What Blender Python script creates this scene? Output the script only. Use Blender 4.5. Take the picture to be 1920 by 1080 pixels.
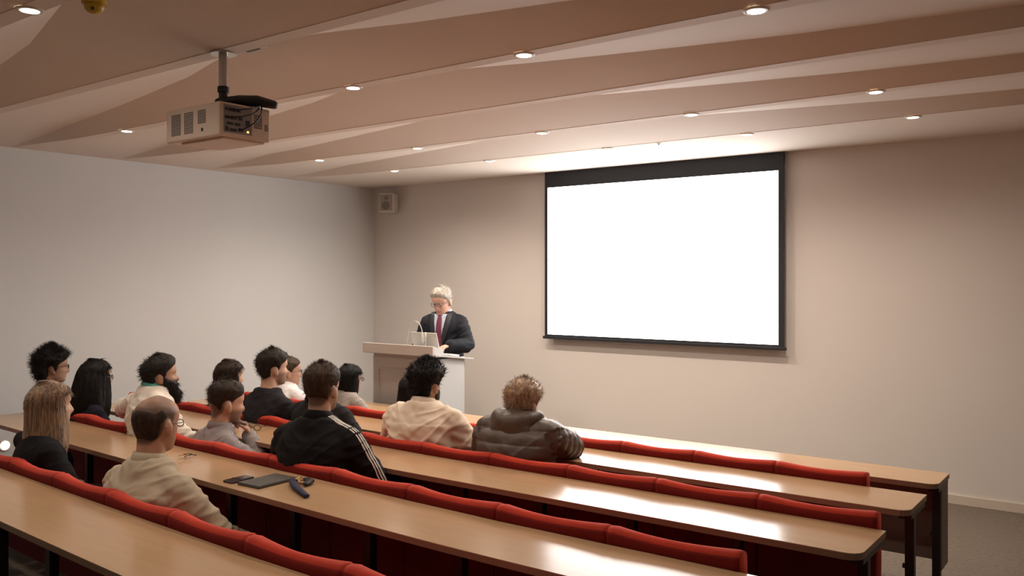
import bpy, bmesh, math, random
import numpy as np
from mathutils import Vector, Matrix, Euler, noise
from mathutils.bvhtree import BVHTree

for o in list(bpy.data.objects):
    bpy.data.objects.remove(o, do_unlink=True)
scene = bpy.context.scene
COL = scene.collection
R = math.radians
random.seed(7)
rng = np.random.default_rng(11)

# ------------------------------------------------------------------ camera, world, exposure
cam_data = bpy.data.cameras.new('camera')
cam_data.sensor_width = 36.0
cam_data.lens = 1610 / 1920 * 36.0
cam_data.shift_y = -18 / 1920
cam_data.clip_start = 0.05
cam = bpy.data.objects.new('camera', cam_data)
cam.location = (0, 0, 1.77)
cam.rotation_euler = (R(90), 0, R(36.6))
COL.objects.link(cam)
scene.camera = cam

world = bpy.data.worlds.new('world')
world.use_nodes = True
world.node_tree.nodes['Background'].inputs[0].default_value = (0.02, 0.02, 0.022, 1)
world.node_tree.nodes['Background'].inputs[1].default_value = 0.3
scene.world = world
scene.view_settings.view_transform = 'Standard'
scene.view_settings.look = 'None'
scene.view_settings.gamma = 1.0
scene.view_settings.use_curve_mapping = False
scene.view_settings.exposure = 0.0

LAMP_W = 40.5            # one recessed ceiling downlight, before its zone's dimmer
LAMP_COL = (1.0, 0.86, 0.73)
SCREEN_E = 7.0           # white projected picture on the screen

# ------------------------------------------------------------------ materials
MATS = {}
def mat(name, col, rough=0.6, metal=0.0, spec=0.5, var=0.0, vscale=(6, 6, 6), bump=0.0, bscale=(60, 60, 60),
        emit=None, estr=0.0, sheen=0.0, col2=None, coat=0.0, sss=0.0):
    if name in MATS:
        return MATS[name]
    m = bpy.data.materials.new(name); m.use_nodes = True
    nt = m.node_tree; b = nt.nodes['Principled BSDF']
    b.inputs['Base Color'].default_value = (*col, 1)
    b.inputs['Roughness'].default_value = rough
    b.inputs['Metallic'].default_value = metal
    b.inputs['Specular IOR Level'].default_value = spec
    b.inputs['Sheen Weight'].default_value = sheen
    b.inputs['Coat Weight'].default_value = coat
    if sss:
        b.inputs['Subsurface Weight'].default_value = sss
        b.inputs['Subsurface Radius'].default_value = (0.012, 0.005, 0.003)
    if emit:
        b.inputs['Emission Color'].default_value = (*emit, 1)
        b.inputs['Emission Strength'].default_value = estr
    tc = nt.nodes.new('ShaderNodeTexCoord')
    def noise_tex(scale, detail=4):
        mp = nt.nodes.new('ShaderNodeMapping'); mp.inputs['Scale'].default_value = scale
        nt.links.new(tc.outputs['Object'], mp.inputs['Vector'])
        n = nt.nodes.new('ShaderNodeTexNoise'); n.inputs['Scale'].default_value = 1.0
        n.inputs['Detail'].default_value = detail
        nt.links.new(mp.outputs['Vector'], n.inputs['Vector'])
        return n
    if var > 0 or col2:
        n = noise_tex(vscale)
        mx = nt.nodes.new('ShaderNodeMix'); mx.data_type = 'RGBA'
        c2 = col2 or tuple(max(0, c * (1 - var)) for c in col)
        mx.inputs[6].default_value = (*col, 1); mx.inputs[7].default_value = (*c2, 1)
        rp = nt.nodes.new('ShaderNodeMapRange'); rp.inputs[1].default_value = 0.35; rp.inputs[2].default_value = 0.65
        nt.links.new(n.outputs['Fac'], rp.inputs[0]); nt.links.new(rp.outputs[0], mx.inputs[0])
        nt.links.new(mx.outputs[2], b.inputs['Base Color'])
    if bump > 0:
        n2 = noise_tex(bscale, 3)
        bp = nt.nodes.new('ShaderNodeBump'); bp.inputs['Strength'].default_value = bump; bp.inputs['Distance'].default_value = 0.004
        nt.links.new(n2.outputs['Fac'], bp.inputs['Height']); nt.links.new(bp.outputs['Normal'], b.inputs['Normal'])
    MATS[name] = m
    return m

def stripe_mat(name, ca, cb, scale, axis='X', width=0.5, check=False, rough=0.8):
    """fine woven stripe or check, in the cloth's own coordinates"""
    m = bpy.data.materials.new(name); m.use_nodes = True
    nt = m.node_tree; b = nt.nodes['Principled BSDF']
    b.inputs['Roughness'].default_value = rough; b.inputs['Sheen Weight'].default_value = 0.1
    tc = nt.nodes.new('ShaderNodeTexCoord')
    def wave(ax):
        w = nt.nodes.new('ShaderNodeTexWave'); w.bands_direction = ax; w.inputs['Scale'].default_value = scale
        w.inputs['Distortion'].default_value = 0.6; w.inputs['Detail Scale'].default_value = 0.4
        nt.links.new(tc.outputs['Object'], w.inputs['Vector'])
        r = nt.nodes.new('ShaderNodeMapRange'); r.inputs[1].default_value = width - 0.15; r.inputs[2].default_value = width + 0.15
        nt.links.new(w.outputs['Fac'], r.inputs[0]); return r
    f = wave(axis).outputs[0]
    if check:
        g = wave('Z').outputs[0]
        mm = nt.nodes.new('ShaderNodeMath'); mm.operation = 'MULTIPLY'
        nt.links.new(f, mm.inputs[0]); nt.links.new(g, mm.inputs[1]); f = mm.outputs[0]
    mx = nt.nodes.new('ShaderNodeMix'); mx.data_type = 'RGBA'
    mx.inputs[6].default_value = (*ca, 1); mx.inputs[7].default_value = (*cb, 1)
    nt.links.new(f, mx.inputs[0]); nt.links.new(mx.outputs[2], b.inputs['Base Color'])
    MATS[name] = m
    return m

def wood_mat(name, c1, c2, rough):
    m = bpy.data.materials.new(name); m.use_nodes = True
    nt = m.node_tree; b = nt.nodes['Principled BSDF']
    b.inputs['Roughness'].default_value = rough
    tc = nt.nodes.new('ShaderNodeTexCoord')
    mp = nt.nodes.new('ShaderNodeMapping'); mp.inputs['Scale'].default_value = (1.2, 22, 22)
    nt.links.new(tc.outputs['Object'], mp.inputs['Vector'])
    n = nt.nodes.new('ShaderNodeTexNoise'); n.inputs['Scale'].default_value = 1.6; n.inputs['Detail'].default_value = 7
    n.inputs['Distortion'].default_value = 0.4
    nt.links.new(mp.outputs['Vector'], n.inputs['Vector'])
    mx = nt.nodes.new('ShaderNodeMix'); mx.data_type = 'RGBA'
    mx.inputs[6].default_value = (*c1, 1); mx.inputs[7].default_value = (*c2, 1)
    rp = nt.nodes.new('ShaderNodeMapRange'); rp.inputs[1].default_value = 0.3; rp.inputs[2].default_value = 0.7
    nt.links.new(n.outputs['Fac'], rp.inputs[0]); nt.links.new(rp.outputs[0], mx.inputs[0])
    nt.links.new(mx.outputs[2], b.inputs['Base Color'])
    MATS[name] = m
    return m

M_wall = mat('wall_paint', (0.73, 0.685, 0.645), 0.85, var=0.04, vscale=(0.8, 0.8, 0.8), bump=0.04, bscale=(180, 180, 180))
M_wallL = mat('side_wall_paint', (0.70, 0.705, 0.705), 0.85, var=0.04, vscale=(0.8, 0.8, 0.8), bump=0.04, bscale=(180, 180, 180))
M_ceil = mat('ceiling_paint', (0.74, 0.655, 0.58), 0.75, var=0.03, vscale=(1.5, 1.5, 1.5), bump=0.03, bscale=(120, 120, 120))
M_carpet = mat('carpet', (0.16, 0.115, 0.076), 0.95, var=0.35, vscale=(35, 35, 35), bump=0.5, bscale=(220, 220, 220), sheen=0.2)
M_base = mat('baseboard_paint', (0.66, 0.58, 0.49), 0.5, var=0.03)
M_wood = wood_mat('desk_laminate', (0.50, 0.325, 0.185), (0.465, 0.298, 0.168), 0.18)
M_edge = mat('desk_edge', (0.26, 0.16, 0.10), 0.5, var=0.15, vscale=(2, 20, 20))
M_black = mat('black_steel', (0.014, 0.012, 0.012), 0.45, var=0.2)
M_red = mat('red_fabric', (0.56, 0.040, 0.014), 0.9, var=0.16, vscale=(9, 9, 9), bump=0.35, bscale=(300, 300, 300), sheen=0.04)
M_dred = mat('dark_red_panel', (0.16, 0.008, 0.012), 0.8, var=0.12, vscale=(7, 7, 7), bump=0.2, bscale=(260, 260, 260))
M_fascia = mat('lectern_fascia', (0.50, 0.445, 0.40), 0.6, var=0.04, vscale=(4, 4, 4))
M_wallR = mat('right_wall_low_bounce', (0.34, 0.29, 0.25), 0.85, var=0.04)  # unseen wall, darkened so less light bounces onto the front wall's right end
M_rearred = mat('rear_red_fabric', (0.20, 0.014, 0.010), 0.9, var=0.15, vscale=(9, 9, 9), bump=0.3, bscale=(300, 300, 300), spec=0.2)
M_greyp = mat('grey_panel', (0.20, 0.165, 0.13), 0.6, var=0.08)
M_frame = mat('screen_black', (0.016, 0.018, 0.024), 0.65, var=0.15)
M_screen = mat('projected_white', (0.85, 0.85, 0.85), 0.9, emit=(1.0, 0.985, 0.97), estr=SCREEN_E)
M_white = mat('white_paint', (0.52, 0.525, 0.525), 0.45, var=0.03)
M_whiteplas = mat('white_plastic', (0.74, 0.70, 0.64), 0.5, var=0.03)
M_projbody = mat('projector_case', (0.72, 0.58, 0.47), 0.5, var=0.04)
M_dark = mat('dark_plastic', (0.02, 0.018, 0.02), 0.5, var=0.2)
M_steel = mat('brushed_steel', (0.55, 0.52, 0.50), 0.35, metal=0.9, var=0.1)
M_lens = mat('lamp_lens', (1, 0.9, 0.75), 0.4, emit=(1.0, 0.84, 0.66), estr=14.0)
M_yellow = mat('yellow_plastic', (0.55, 0.36, 0.02), 0.45, var=0.1)
M_lectgrey = mat('lectern_grey', (0.34, 0.305, 0.28), 0.6, var=0.04, vscale=(4, 4, 4))

# ------------------------------------------------------------------ object helpers
def link(name, me, m=None, parent=None, smooth=False):
    o = bpy.data.objects.new(name, me)
    COL.objects.link(o)
    if m is not None:
        me.materials.clear(); me.materials.append(m)
    if parent is not None:
        o.parent = parent
    if smooth:
        me.polygons.foreach_set('use_smooth', [True] * len(me.polygons))
    return o
def mesh(v, f):
    me = bpy.data.meshes.new('m'); me.from_pydata([tuple(p) for p in v], [], [tuple(q) for q in f]); me.update()
    return me
def bm_mesh(bm):
    me = bpy.data.meshes.new('m'); bm.to_mesh(me); bm.free(); return me
def tag(o, label, cat, group=None):
    o['label'] = label; o['category'] = cat
    if group: o['group'] = group
    return o
def empty(name, loc=(0, 0, 0), rz=0.0):
    o = bpy.data.objects.new(name, None); o.empty_display_size = 0.1
    o.location = loc; o.rotation_euler = (0, 0, rz); COL.objects.link(o); return o
def struct(o):
    o['kind'] = 'structure'; return o

def box_bm(x0, x1, y0, y1, z0, z1, bev=0.0, seg=2, bm=None):
    own = bm is None
    if own: bm = bmesh.new()
    r = bmesh.ops.create_cube(bm, size=1.0)
    vs = r['verts']
    for v in vs:
        v.co = Vector(((x0 + x1) / 2 + v.co.x * (x1 - x0), (y0 + y1) / 2 + v.co.y * (y1 - y0), (z0 + z1) / 2 + v.co.z * (z1 - z0)))
    if bev > 0:
        es = set()
        for v in vs: es.update(v.link_edges)
        bmesh.ops.bevel(bm, geom=list(es), offset=bev, segments=seg, affect='EDGES', profile=0.6)
    return bm
def box(name, x0, x1, y0, y1, z0, z1, m, parent=None, bev=0.0, seg=2):
    return link(name, bm_mesh(box_bm(x0, x1, y0, y1, z0, z1, bev, seg)), m, parent, False)

def frames(path, up=None):
    """tangent + two normals along a path (parallel transport)"""
    P = [Vector(p) for p in path]; n = len(P); T = []
    for i in range(n):
        a = P[max(0, i - 1)]; b = P[min(n - 1, i + 1)]
        T.append((b - a).normalized())
    u = Vector(up) if up is not None else (Vector((0, 0, 1)) if abs(T[0].z) < 0.9 else Vector((0, 1, 0)))
    out = []
    for i in range(n):
        u = (u - T[i] * u.dot(T[i]))
        if u.length < 1e-6: u = T[i].orthogonal()
        u.normalize()
        out.append((P[i], T[i], u.copy(), T[i].cross(u)))
    return out
def tube(path, rad, seg=12, up=None, cap=True, dome=True):
    """closed tube; rad: number, list of numbers or list of (ru, rv); ends rounded when dome"""
    fr = frames(path, up); n = len(fr)
    if not isinstance(rad, (list, tuple)): rad = [rad] * n
    rad = [(r, r) if not isinstance(r, (list, tuple)) else r for r in rad]
    rings = []
    def ring(p, u, v, ru, rv):
        return [p + u * (math.cos(2 * math.pi * k / seg) * ru) + v * (math.sin(2 * math.pi * k / seg) * rv) for k in range(seg)]
    if dome:
        p, t, u, v = fr[0]; ru, rv = rad[0]; h = min(ru, rv)
        for a in (75, 45, 20):
            rings.append(ring(p - t * h * math.sin(R(a)), u, v, ru * math.cos(R(a)), rv * math.cos(R(a))))
    for (p, t, u, v), (ru, rv) in zip(fr, rad):
        rings.append(ring(p, u, v, ru, rv))
    if dome:
        p, t, u, v = fr[-1]; ru, rv = rad[-1]; h = min(ru, rv)
        for a in (20, 45, 75):
            rings.append(ring(p + t * h * math.sin(R(a)), u, v, ru * math.cos(R(a)), rv * math.cos(R(a))))
    V = [p for r in rings for p in r]; F = []
    for i in range(len(rings) - 1):
        for k in range(seg):
            a = i * seg + k; b = i * seg + (k + 1) % seg
            F.append((a, b, b + seg, a + seg))
    if cap:
        F.append(tuple(range(seg))[::-1]); F.append(tuple((len(rings) - 1) * seg + k for k in range(seg)))
    return V, F
def ringloft(rings, seg=28, n=2.3):
    """rings: (z, cx, cy, hw, hd) horizontal super-ellipse rings, closed"""
    V = []; F = []
    for (z, cx, cy, hw, hd) in rings:
        for k in range(seg):
            a = 2 * math.pi * k / seg; s, c = math.sin(a), math.cos(a)
            V.append(Vector((cx + hw * math.copysign(abs(c) ** (2 / n), c), cy + hd * math.copysign(abs(s) ** (2 / n), s), z)))
    for i in range(len(rings) - 1):
        for k in range(seg):
            a = i * seg + k; b = i * seg + (k + 1) % seg
            F.append((a, b, b + seg, a + seg))
    F.append(tuple(range(seg))[::-1]); F.append(tuple((len(rings) - 1) * seg + k for k in range(seg)))
    return V, F
def ellipsoid(c, r, rot=None, seg=14, rg=9):
    V = []; F = []
    Mx = rot.to_3x3() if rot is not None else Matrix.Identity(3)
    for i in range(1, rg):
        ph = math.pi * i / rg
        for k in range(seg):
            a = 2 * math.pi * k / seg
            V.append(Vector(c) + Mx @ Vector((r[0] * math.sin(ph) * math.cos(a), r[1] * math.sin(ph) * math.sin(a), r[2] * math.cos(ph))))
    t = len(V); V.append(Vector(c) + Mx @ Vector((0, 0, r[2]))); V.append(Vector(c) - Mx @ Vector((0, 0, r[2])))
    for i in range(rg - 2):
        for k in range(seg):
            a = i * seg + k; b = i * seg + (k + 1) % seg
            F.append((a, a + seg, b + seg, b))
    for k in range(seg):
        F.append((t, k, (k + 1) % seg)); o = (rg - 2) * seg
        F.append((t + 1, o + (k + 1) % seg, o + k))
    return V, F
def join(parts):
    V = []; F = []
    for v, f in parts:
        o = len(V); V += list(v); F += [tuple(i + o for i in q) for q in f]
    return V, F
def cyl(name, c, r, h, m, parent=None, seg=24, axis='Z', bev=0.0):
    bm = bmesh.new()
    bmesh.ops.create_cone(bm, cap_ends=True, segments=seg, radius1=r, radius2=r, depth=h)
    if bev > 0:
        es = [e for e in bm.edges if len([f for f in e.link_faces if len(f.verts) > 4]) == 1]
        bmesh.ops.bevel(bm, geom=es, offset=bev, segments=2, affect='EDGES')
    rot = {'Z': Matrix.Identity(3), 'Y': Matrix.Rotation(R(90), 3, 'X'), 'X': Matrix.Rotation(R(90), 3, 'Y')}[axis]
    for v in bm.verts: v.co = rot @ v.co + Vector(c)
    return link(name, bm_mesh(bm), m, parent)
def copy_tree(o, parent=None):
    c = o.copy(); COL.objects.link(c)
    if parent is not None: c.parent = parent
    for ch in o.children:
        copy_tree(ch, c)
    return c
ORD = ['first', 'second', 'third', 'fourth', 'fifth', 'sixth', 'seventh', 'eighth', 'ninth', 'tenth', 'eleventh', 'twelfth', 'thirteenth', 'fourteenth']

# ------------------------------------------------------------------ the room
XL, XR, YF, YB, ZC = -7.68, 0.95, 7.48, -2.6, 2.875
struct(box('floor', XL - .1, XR + .1, YB - .1, YF + .1, -0.12, 0.0, M_carpet))
struct(box('wall_front', XL - .1, XR + .1, YF, YF + .12, 0, 3.15, M_wall))
struct(box('wall_left', XL - .12, XL, YB - .1, YF, 0, 3.15, M_wallL))
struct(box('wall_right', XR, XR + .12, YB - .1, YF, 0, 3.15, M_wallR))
struct(box('wall_back', XL, XR, YB - .12, YB, 0, 3.15, M_wall))
struct(box('baseboard_front', XL, XR, YF - .014, YF, 0.0, 0.075, M_base, bev=0.004))
struct(box('baseboard_left', XL, XL + .014, YB, YF - .014, 0.0, 0.075, M_base, bev=0.004))

# folded ceiling: low edges run across the room, the valley line between two edges zig-zags in plan
ceiling = struct(box('ceiling', XL - .1, XR + .1, YB - .1, YF + .1, 3.06, 3.16, M_ceil))
EDGES = [-2.45, -1.45, -0.42, 0.60, 1.60, 2.455, 3.33, 4.27, 5.19, 6.15]
ZLOW, DZ, SW = 2.84, 0.078, 0.085
KX = -3.5
XS = [XL, -6.9, -6.1, -5.35, -4.4, KX, -2.65, -1.9, -1.3, -0.4, XR]
FS = [0.97, 0.93, 0.80, 0.64, 0.42, 0.10, 0.42, 0.63, 0.78, 0.93, 0.97]
def flat(x):
    # the folds die out towards both side walls
    return min(1.0, max(0.0, (x - XL - .05) / 1.1)) * min(1.0, max(0.0, (XR - .05 - x) / 1.0))
def zlo(x): return ZLOW + (ZC - .004 - ZLOW) * (1 - flat(x))
def zhi(x): return zlo(x) + DZ * flat(x)
XS0 = XS; XS = sorted(set(XS + [XL + (XR - XL) * i / 64 for i in range(65)])); FS = [float(np.interp(x, XS0, FS)) for x in XS]
def sheet(name, rows, parent=ceiling, th=0.012):
    """panel of small thickness through rows of points"""
    if len(rows) == 2:
        a, b = rows; rows = [[tuple(Vector(p).lerp(Vector(q), k / 5)) for p, q in zip(a, b)] for k in range(6)]
    V = [Vector(p) for r in rows for p in r]; n = len(rows[0]); F = []
    for i in range(len(rows) - 1):
        for k in range(n - 1):
            a = i * n + k; F.append((a, a + 1, a + 1 + n, a + n))
    N = len(V); V += [v + Vector((0, 0, th)) for v in V]
    F += [tuple(q + N for q in f[::-1]) for f in F]
    m = len(rows)
    for k in range(n - 1):
        F.append((k + 1, k, k + N, k + 1 + N)); b = (m - 1) * n
        F.append((b + k, b + k + 1, b + k + 1 + N, b + k + N))
    for i in range(m - 1):
        F.append((i * n, (i + 1) * n, (i + 1) * n + N, i * n + N)); e = n - 1
        F.append(((i + 1) * n + e, i * n + e, i * n + e + N, (i + 1) * n + e + N))
    o = link(name, mesh(V, F), M_ceil, parent)
    bm = bmesh.new(); bm.from_mesh(o.data); bmesh.ops.recalc_face_normals(bm, faces=bm.faces); bm.to_mesh(o.data); bm.free()
    for p in o.data.polygons: p.use_smooth = abs(p.normal.z) > .5
    o.data.set_sharp_from_angle(angle=R(40))
    return o
for i, e in enumerate(EDGES):
    sheet('ceiling_strip', [[(x, e - SW / 2, zlo(x)) for x in XS], [(x, e + SW / 2, zlo(x)) for x in XS]])
    lo = e + SW / 2
    if i + 1 < len(EDGES):
        hi = EDGES[i + 1] - SW / 2
        val = [(x, lo + f * (hi - lo), zhi(x)) for x, f in zip(XS, FS)]
        sheet('rising_panel', [[(x, lo, zlo(x) + 0.008 * flat(x)) for x in XS], val])
        sheet('falling_panel', [val, [(x, hi, zlo(x) + 0.002 * flat(x)) for x in XS]])
    else:
        sheet('rising_panel', [[(x, lo, zlo(x) + 0.008 * flat(x)) for x in XS], [(x, YF, ZC) for x in XS]])

# recessed downlights
def downlight(x, y, label, dim=1.0):
    t = empty('downlight', (x, y, ZLOW))
    V = []; F = []; seg = 28
    for (r, z) in ((0.036, -0.002), (0.036, -0.006), (0.050, -0.005), (0.053, 0.0)):
        V += [(r * math.cos(2 * math.pi * k / seg), r * math.sin(2 * math.pi * k / seg), z) for k in range(seg)]
    for i in range(3):
        for k in range(seg):
            a = i * seg + k; b = i * seg + (k + 1) % seg; F.append((a, b, b + seg, a + seg))
    link('trim_ring', mesh(V, F), M_whiteplas, t, True)
    cyl('lens', (0, 0, -0.004), 0.036, 0.004, M_lens, t, 24)
    ld = bpy.data.lights.new('downlight_beam', 'SPOT'); ld.energy = LAMP_W * dim; ld.color = LAMP_COL
    ld.spot_size = R(164); ld.spot_blend = 1.0; ld.shadow_soft_size = 0.04
    lo = bpy.data.objects.new('downlight_beam', ld); lo.location = (0, 0, -0.012); COL.objects.link(lo); lo.parent = t
    tag(t, label, 'ceiling light', 'recessed ceiling downlights')
    return t
LX = [-6.02, -4.82, -3.58, -2.40, -1.26]
rows_l = [(6.15, 'row nearest the screen', 2.6), (5.19, 'second row from the screen', 1.7), (3.33, 'row just beyond the projector', 1.0), (1.60, 'row nearest the viewer', .85)]
for y, wh, dim in rows_l:
    for i, x in enumerate(LX):
        if y == 3.33 and i == 0:
            x = -5.95
        downlight(x, y, 'lit round downlight, %s from the left, ceiling %s' % (ORD[i], wh), dim * (1.08, 1.05, 1.0, .92, .45)[i])
for x in LX:
    downlight(x, -0.42, 'round downlight in the ceiling row behind the viewer', .25)

# small ceiling fittings
t = empty('smoke_detector', (-3.34, 1.735, ZLOW + 0.03))
cyl('base', (0, 0, -0.012), 0.046, 0.024, M_yellow, t, 28, bev=0.004)
link('dome', mesh(*ellipsoid((0, 0, -0.028), (0.038, 0.038, 0.030))), M_yellow, t, True)
cyl('indicator', (0.026, -0.02, -0.046), 0.006, 0.012, M_dark, t, 10)
tag(t, 'yellow domed smoke detector on the ceiling at the top left', 'smoke detector')
t = empty('ceiling_slot', (-3.36, 2.52, ZLOW + 0.012))
box('plate', -0.085, 0.085, -0.012, 0.012, -0.008, 0.004, M_whiteplas, t, 0.002)
box('opening', -0.078, 0.02, -0.007, 0.007, -0.0095, -0.006, M_dark, t)
tag(t, 'small dark slot plate on the ceiling strip beside the projector pole', 'ceiling vent')
t = empty('sprinkler', (-3.12, 6.15, ZLOW))
cyl('escutcheon', (0, 0, -0.003), 0.016, 0.006, M_steel, t, 16)
cyl('nozzle', (0, 0, -0.010), 0.005, 0.012, M_dark, t, 12)
cyl('deflector', (0, 0, -0.0165), 0.009, 0.002, M_steel, t, 12)
tag(t, 'tiny sprinkler head in the ceiling above the projection screen', 'sprinkler')

# aisle lamp low on the left wall
t = empty('wall_lamp', (XL, 3.23, 0.376), 0)
cyl('trim_ring', (0.006, 0, 0), 0.045, 0.012, M_whiteplas, t, 24, 'X', 0.003)
cyl('lens', (0.014, 0, 0), 0.032, 0.006, M_lens, t, 24, 'X')
tag(t, 'small glowing round aisle lamp low on the left wall', 'wall light')

# ------------------------------------------------------------------ projection screen
SX0, SX1, SZ0, SZ1, SY = -5.066, -2.551, 1.155, 2.865, 7.40
t = empty('projection_screen', ((SX0 + SX1) / 2, SY, SZ0))
ox = -(SX0 + SX1) / 2; oz = -SZ0
IX0, IX1, IZ0, IZ1 = -5.030, -2.600, 1.190, 2.712
def sb(n, x0, x1, y0, y1, z0, z1, m, bev=0.0):
    return box(n, x0 + ox, x1 + ox, y0 - SY, y1 - SY, z0 + oz, z1 + oz, m, t, bev)
sb('viewing_surface', IX0 - .003, IX1 + .003, SY - 0.003, SY - 0.001, IZ0 - .003, IZ1 + .003, M_screen)
sb('glow_blocker', SX0 + .004, SX1 - .004, SY, SY + 0.007, SZ0 + .014, SZ1, M_frame)  # unseen black sheet, added to keep the picture's glow off the wall
sb('top_border', SX0, SX1, SY - 0.006, SY + 0.008, IZ1, SZ1 + 0.01, M_frame)
sb('side_border', SX0, IX0, SY - 0.006, SY + 0.008, IZ0, IZ1, M_frame)
sb('side_border', IX1, SX1, SY - 0.006, SY + 0.008, IZ0, IZ1, M_frame)
sb('bottom_border', SX0, SX1, SY - 0.006, SY + 0.008, SZ0 + .012, IZ0, M_frame)
sb('bottom_bar', SX0 - 0.02, SX1 + 0.02, SY - 0.014, SY + 0.014, SZ0 - 0.012, SZ0 + 0.016, M_frame, 0.005)
sb('housing', SX0 + 0.02, SX1 - 0.02, SY + 0.010, YF - .006, SZ1 - 0.10, SZ1 + 0.005, M_frame, 0.003)
tag(t, 'large white lit projection screen with black border on the front wall', 'projection screen')

# ------------------------------------------------------------------ loudspeaker high in the corner
t = empty('loudspeaker', (-7.30, 7.36, 2.56), R(22))
box('cabinet', -0.092, 0.092, -0.075, 0.075, 0.0, 0.22, M_whiteplas, t, 0.008)
box('grille', -0.080, 0.080, -0.081, -0.075, 0.012, 0.208, mat('speaker_grille', (0.40, 0.36, 0.32), 0.8, bump=0.4, bscale=(400, 400, 400)), t, 0.003)
cyl('woofer', (-0.005, -0.083, 0.075), 0.05, 0.006, mat('speaker_cone', (0.22, 0.19, 0.17), 0.6), t, 28, 'Y', 0.002)
cyl('tweeter', (0.0, -0.083, 0.165), 0.022, 0.006, mat('speaker_cone', (0.22, 0.19, 0.17), 0.6), t, 20, 'Y', 0.002)
box('bracket', -0.02, 0.02, 0.07, 0.16, 0.09, 0.13, M_steel, t)
tag(t, 'small pale loudspeaker mounted high in the left corner of the front wall', 'loudspeaker')

# ------------------------------------------------------------------ projector and its ceiling mount
t = empty('projector_mount', (-3.53, 2.455, 2.84))
cyl('ceiling_plate', (0, 0, -0.004), 0.06, 0.008, M_steel, t, 24)
cyl('pole', (0, 0, -0.085), 0.021, 0.17, M_steel, t, 24)
cyl('collar', (0, 0, -0.175), 0.027, 0.03, M_dark, t, 24, bev=0.003)
cyl('swivel', (0, 0, -0.205), 0.021, 0.045, M_dark, t, 20)
link('arm', mesh(*tube([(-0.02, -0.01, -0.232), (0.06, 0.05, -0.226), (0.13, 0.10, -0.228), (0.19, 0.145, -0.246)],
     [(0.018, 0.03), (0.026, 0.042), (0.026, 0.042), (0.02, 0.03)], 14)), M_dark, t, True)
box('cradle', -0.09, 0.10, -0.07, 0.15, -0.262, -0.252, M_dark, t, 0.003)
tag(t, 'grey steel pole with black bracket holding the projector to the ceiling', 'projector mount')
PX0, PX1, PY0, PY1, PZ0, PZ1 = -3.80, -3.372, 2.325, 2.605, 2.418, 2.574
t = empty('projector', ((PX0 + PX1) / 2, (PY0 + PY1) / 2, PZ0))
w, d, h = (PX1 - PX0) / 2, (PY1 - PY0) / 2, PZ1 - PZ0
box('case', -w, w, -d, d, 0, h, M_projbody, t, 0.012, 3)
box('underside', -w + .08, w - .02, -d + .03, d - .02, -0.010, 0.004, M_projbody, t, 0.006)
def vent(x0, x1, z0, z1, cols, rws, side):
    bm = bmesh.new()
    for i in range(cols):
        for j in range(rws):
            a0 = x0 + (x1 - x0) * (i + .08) / cols; a1 = x0 + (x1 - x0) * (i + .92) / cols
            b0 = z0 + (z1 - z0) * (j + .22) / rws; b1 = z0 + (z1 - z0) * (j + .78) / rws
            if side == 'rear': box_bm(a0, a1, -d - 0.0008, -d + 0.002, b0, b1, bm=bm)
            else: box_bm(w - 0.002, w + 0.0008, a0, a1, b0, b1, bm=bm)
    o = link('vent_grille', bm_mesh(bm), M_dark, t); o['kind'] = 'stuff'
vent(-w + .045, -w + .125, .028, .130, 5, 13, 'rear')
vent(-w + .150, -w + .225, .028, .130, 5, 13, 'rear')
vent(-w + .260, -w + .325, .066, .130, 4, 9, 'rear')
vent(.045, .092, .055, .122, 4, 8, 'side')
vent(.105, .125, .050, .082, 2, 5, 'side')
box('lock_slot', -w + .288, -w + .302, -d - .001, -d + .002, .03, .046, M_dark, t)
pan = box('connector_panel', w - .004, w + .0012, -d + .022, .034, .018, .145, mat('panel_metal', (0.30, 0.27, 0.25), 0.5, var=0.2), t)
for (y0, y1, z0, z1) in ((-.11, -.098, .118, .132), (-.092, -.055, .116, .132), (-.05, -.03, .116, .132), (-.112, -.09, .08, .094), (-.08, -.066, .08, .096), (-.06, -.05, .082, .092), (-.04, -.02, .08, .096), (-.1, -.07, .055, .066), (-.06, -.03, .054, .066), (-.11, -.095, .026, .044), (-.085, -.05, .026, .038), (-.04, -.015, .03, .044), (0.0, .02, .06, .085)):
    box('port', w, w + .0035, y0, y1, z0, z1, M_dark, pan)
box('status_light', w, w + .003, .006, .016, .028, .036, mat('amber_led', (1, .5, .1), .4, emit=(1, .45, .1), estr=3), pan)
for pts in ([(w + .004, -.035, .034), (w + .05, .02, .06), (w + .045, .075, .12), (w - .02, .10, .175)],
            [(w + .004, -.10, .088), (w + .035, -.04, .09), (w + .05, .04, .11), (w - .03, .10, .178)],
            [(w + .004, -.07, .124), (w + .03, -.02, .128), (w + .04, .05, .15), (w - .03, .11, .18)]):
    c = [Vector(p) for p in pts]; path = []
    for i in range(13):
        q = i / 12; path.append(((1 - q) ** 3) * c[0] + 3 * q * (1 - q) ** 2 * c[1] + 3 * q * q * (1 - q) * c[2] + q ** 3 * c[3])
    link('cable', mesh(*tube(path, 0.0032, 8)), mat('cable_blue', (0.015, 0.014, 0.03), 0.5), t, True)
cyl('lens_barrel', (-0.05, d + .014, h * .55), 0.042, 0.03, M_dark, t, 28, 'Y', 0.003)
cyl('lens', (-0.05, d + .03, h * .55), 0.034, 0.004, mat('glass_dark', (0.02, 0.02, 0.03), 0.05), t, 28, 'Y')
tag(t, 'large beige projector with side vents hanging from the ceiling', 'projector')

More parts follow.
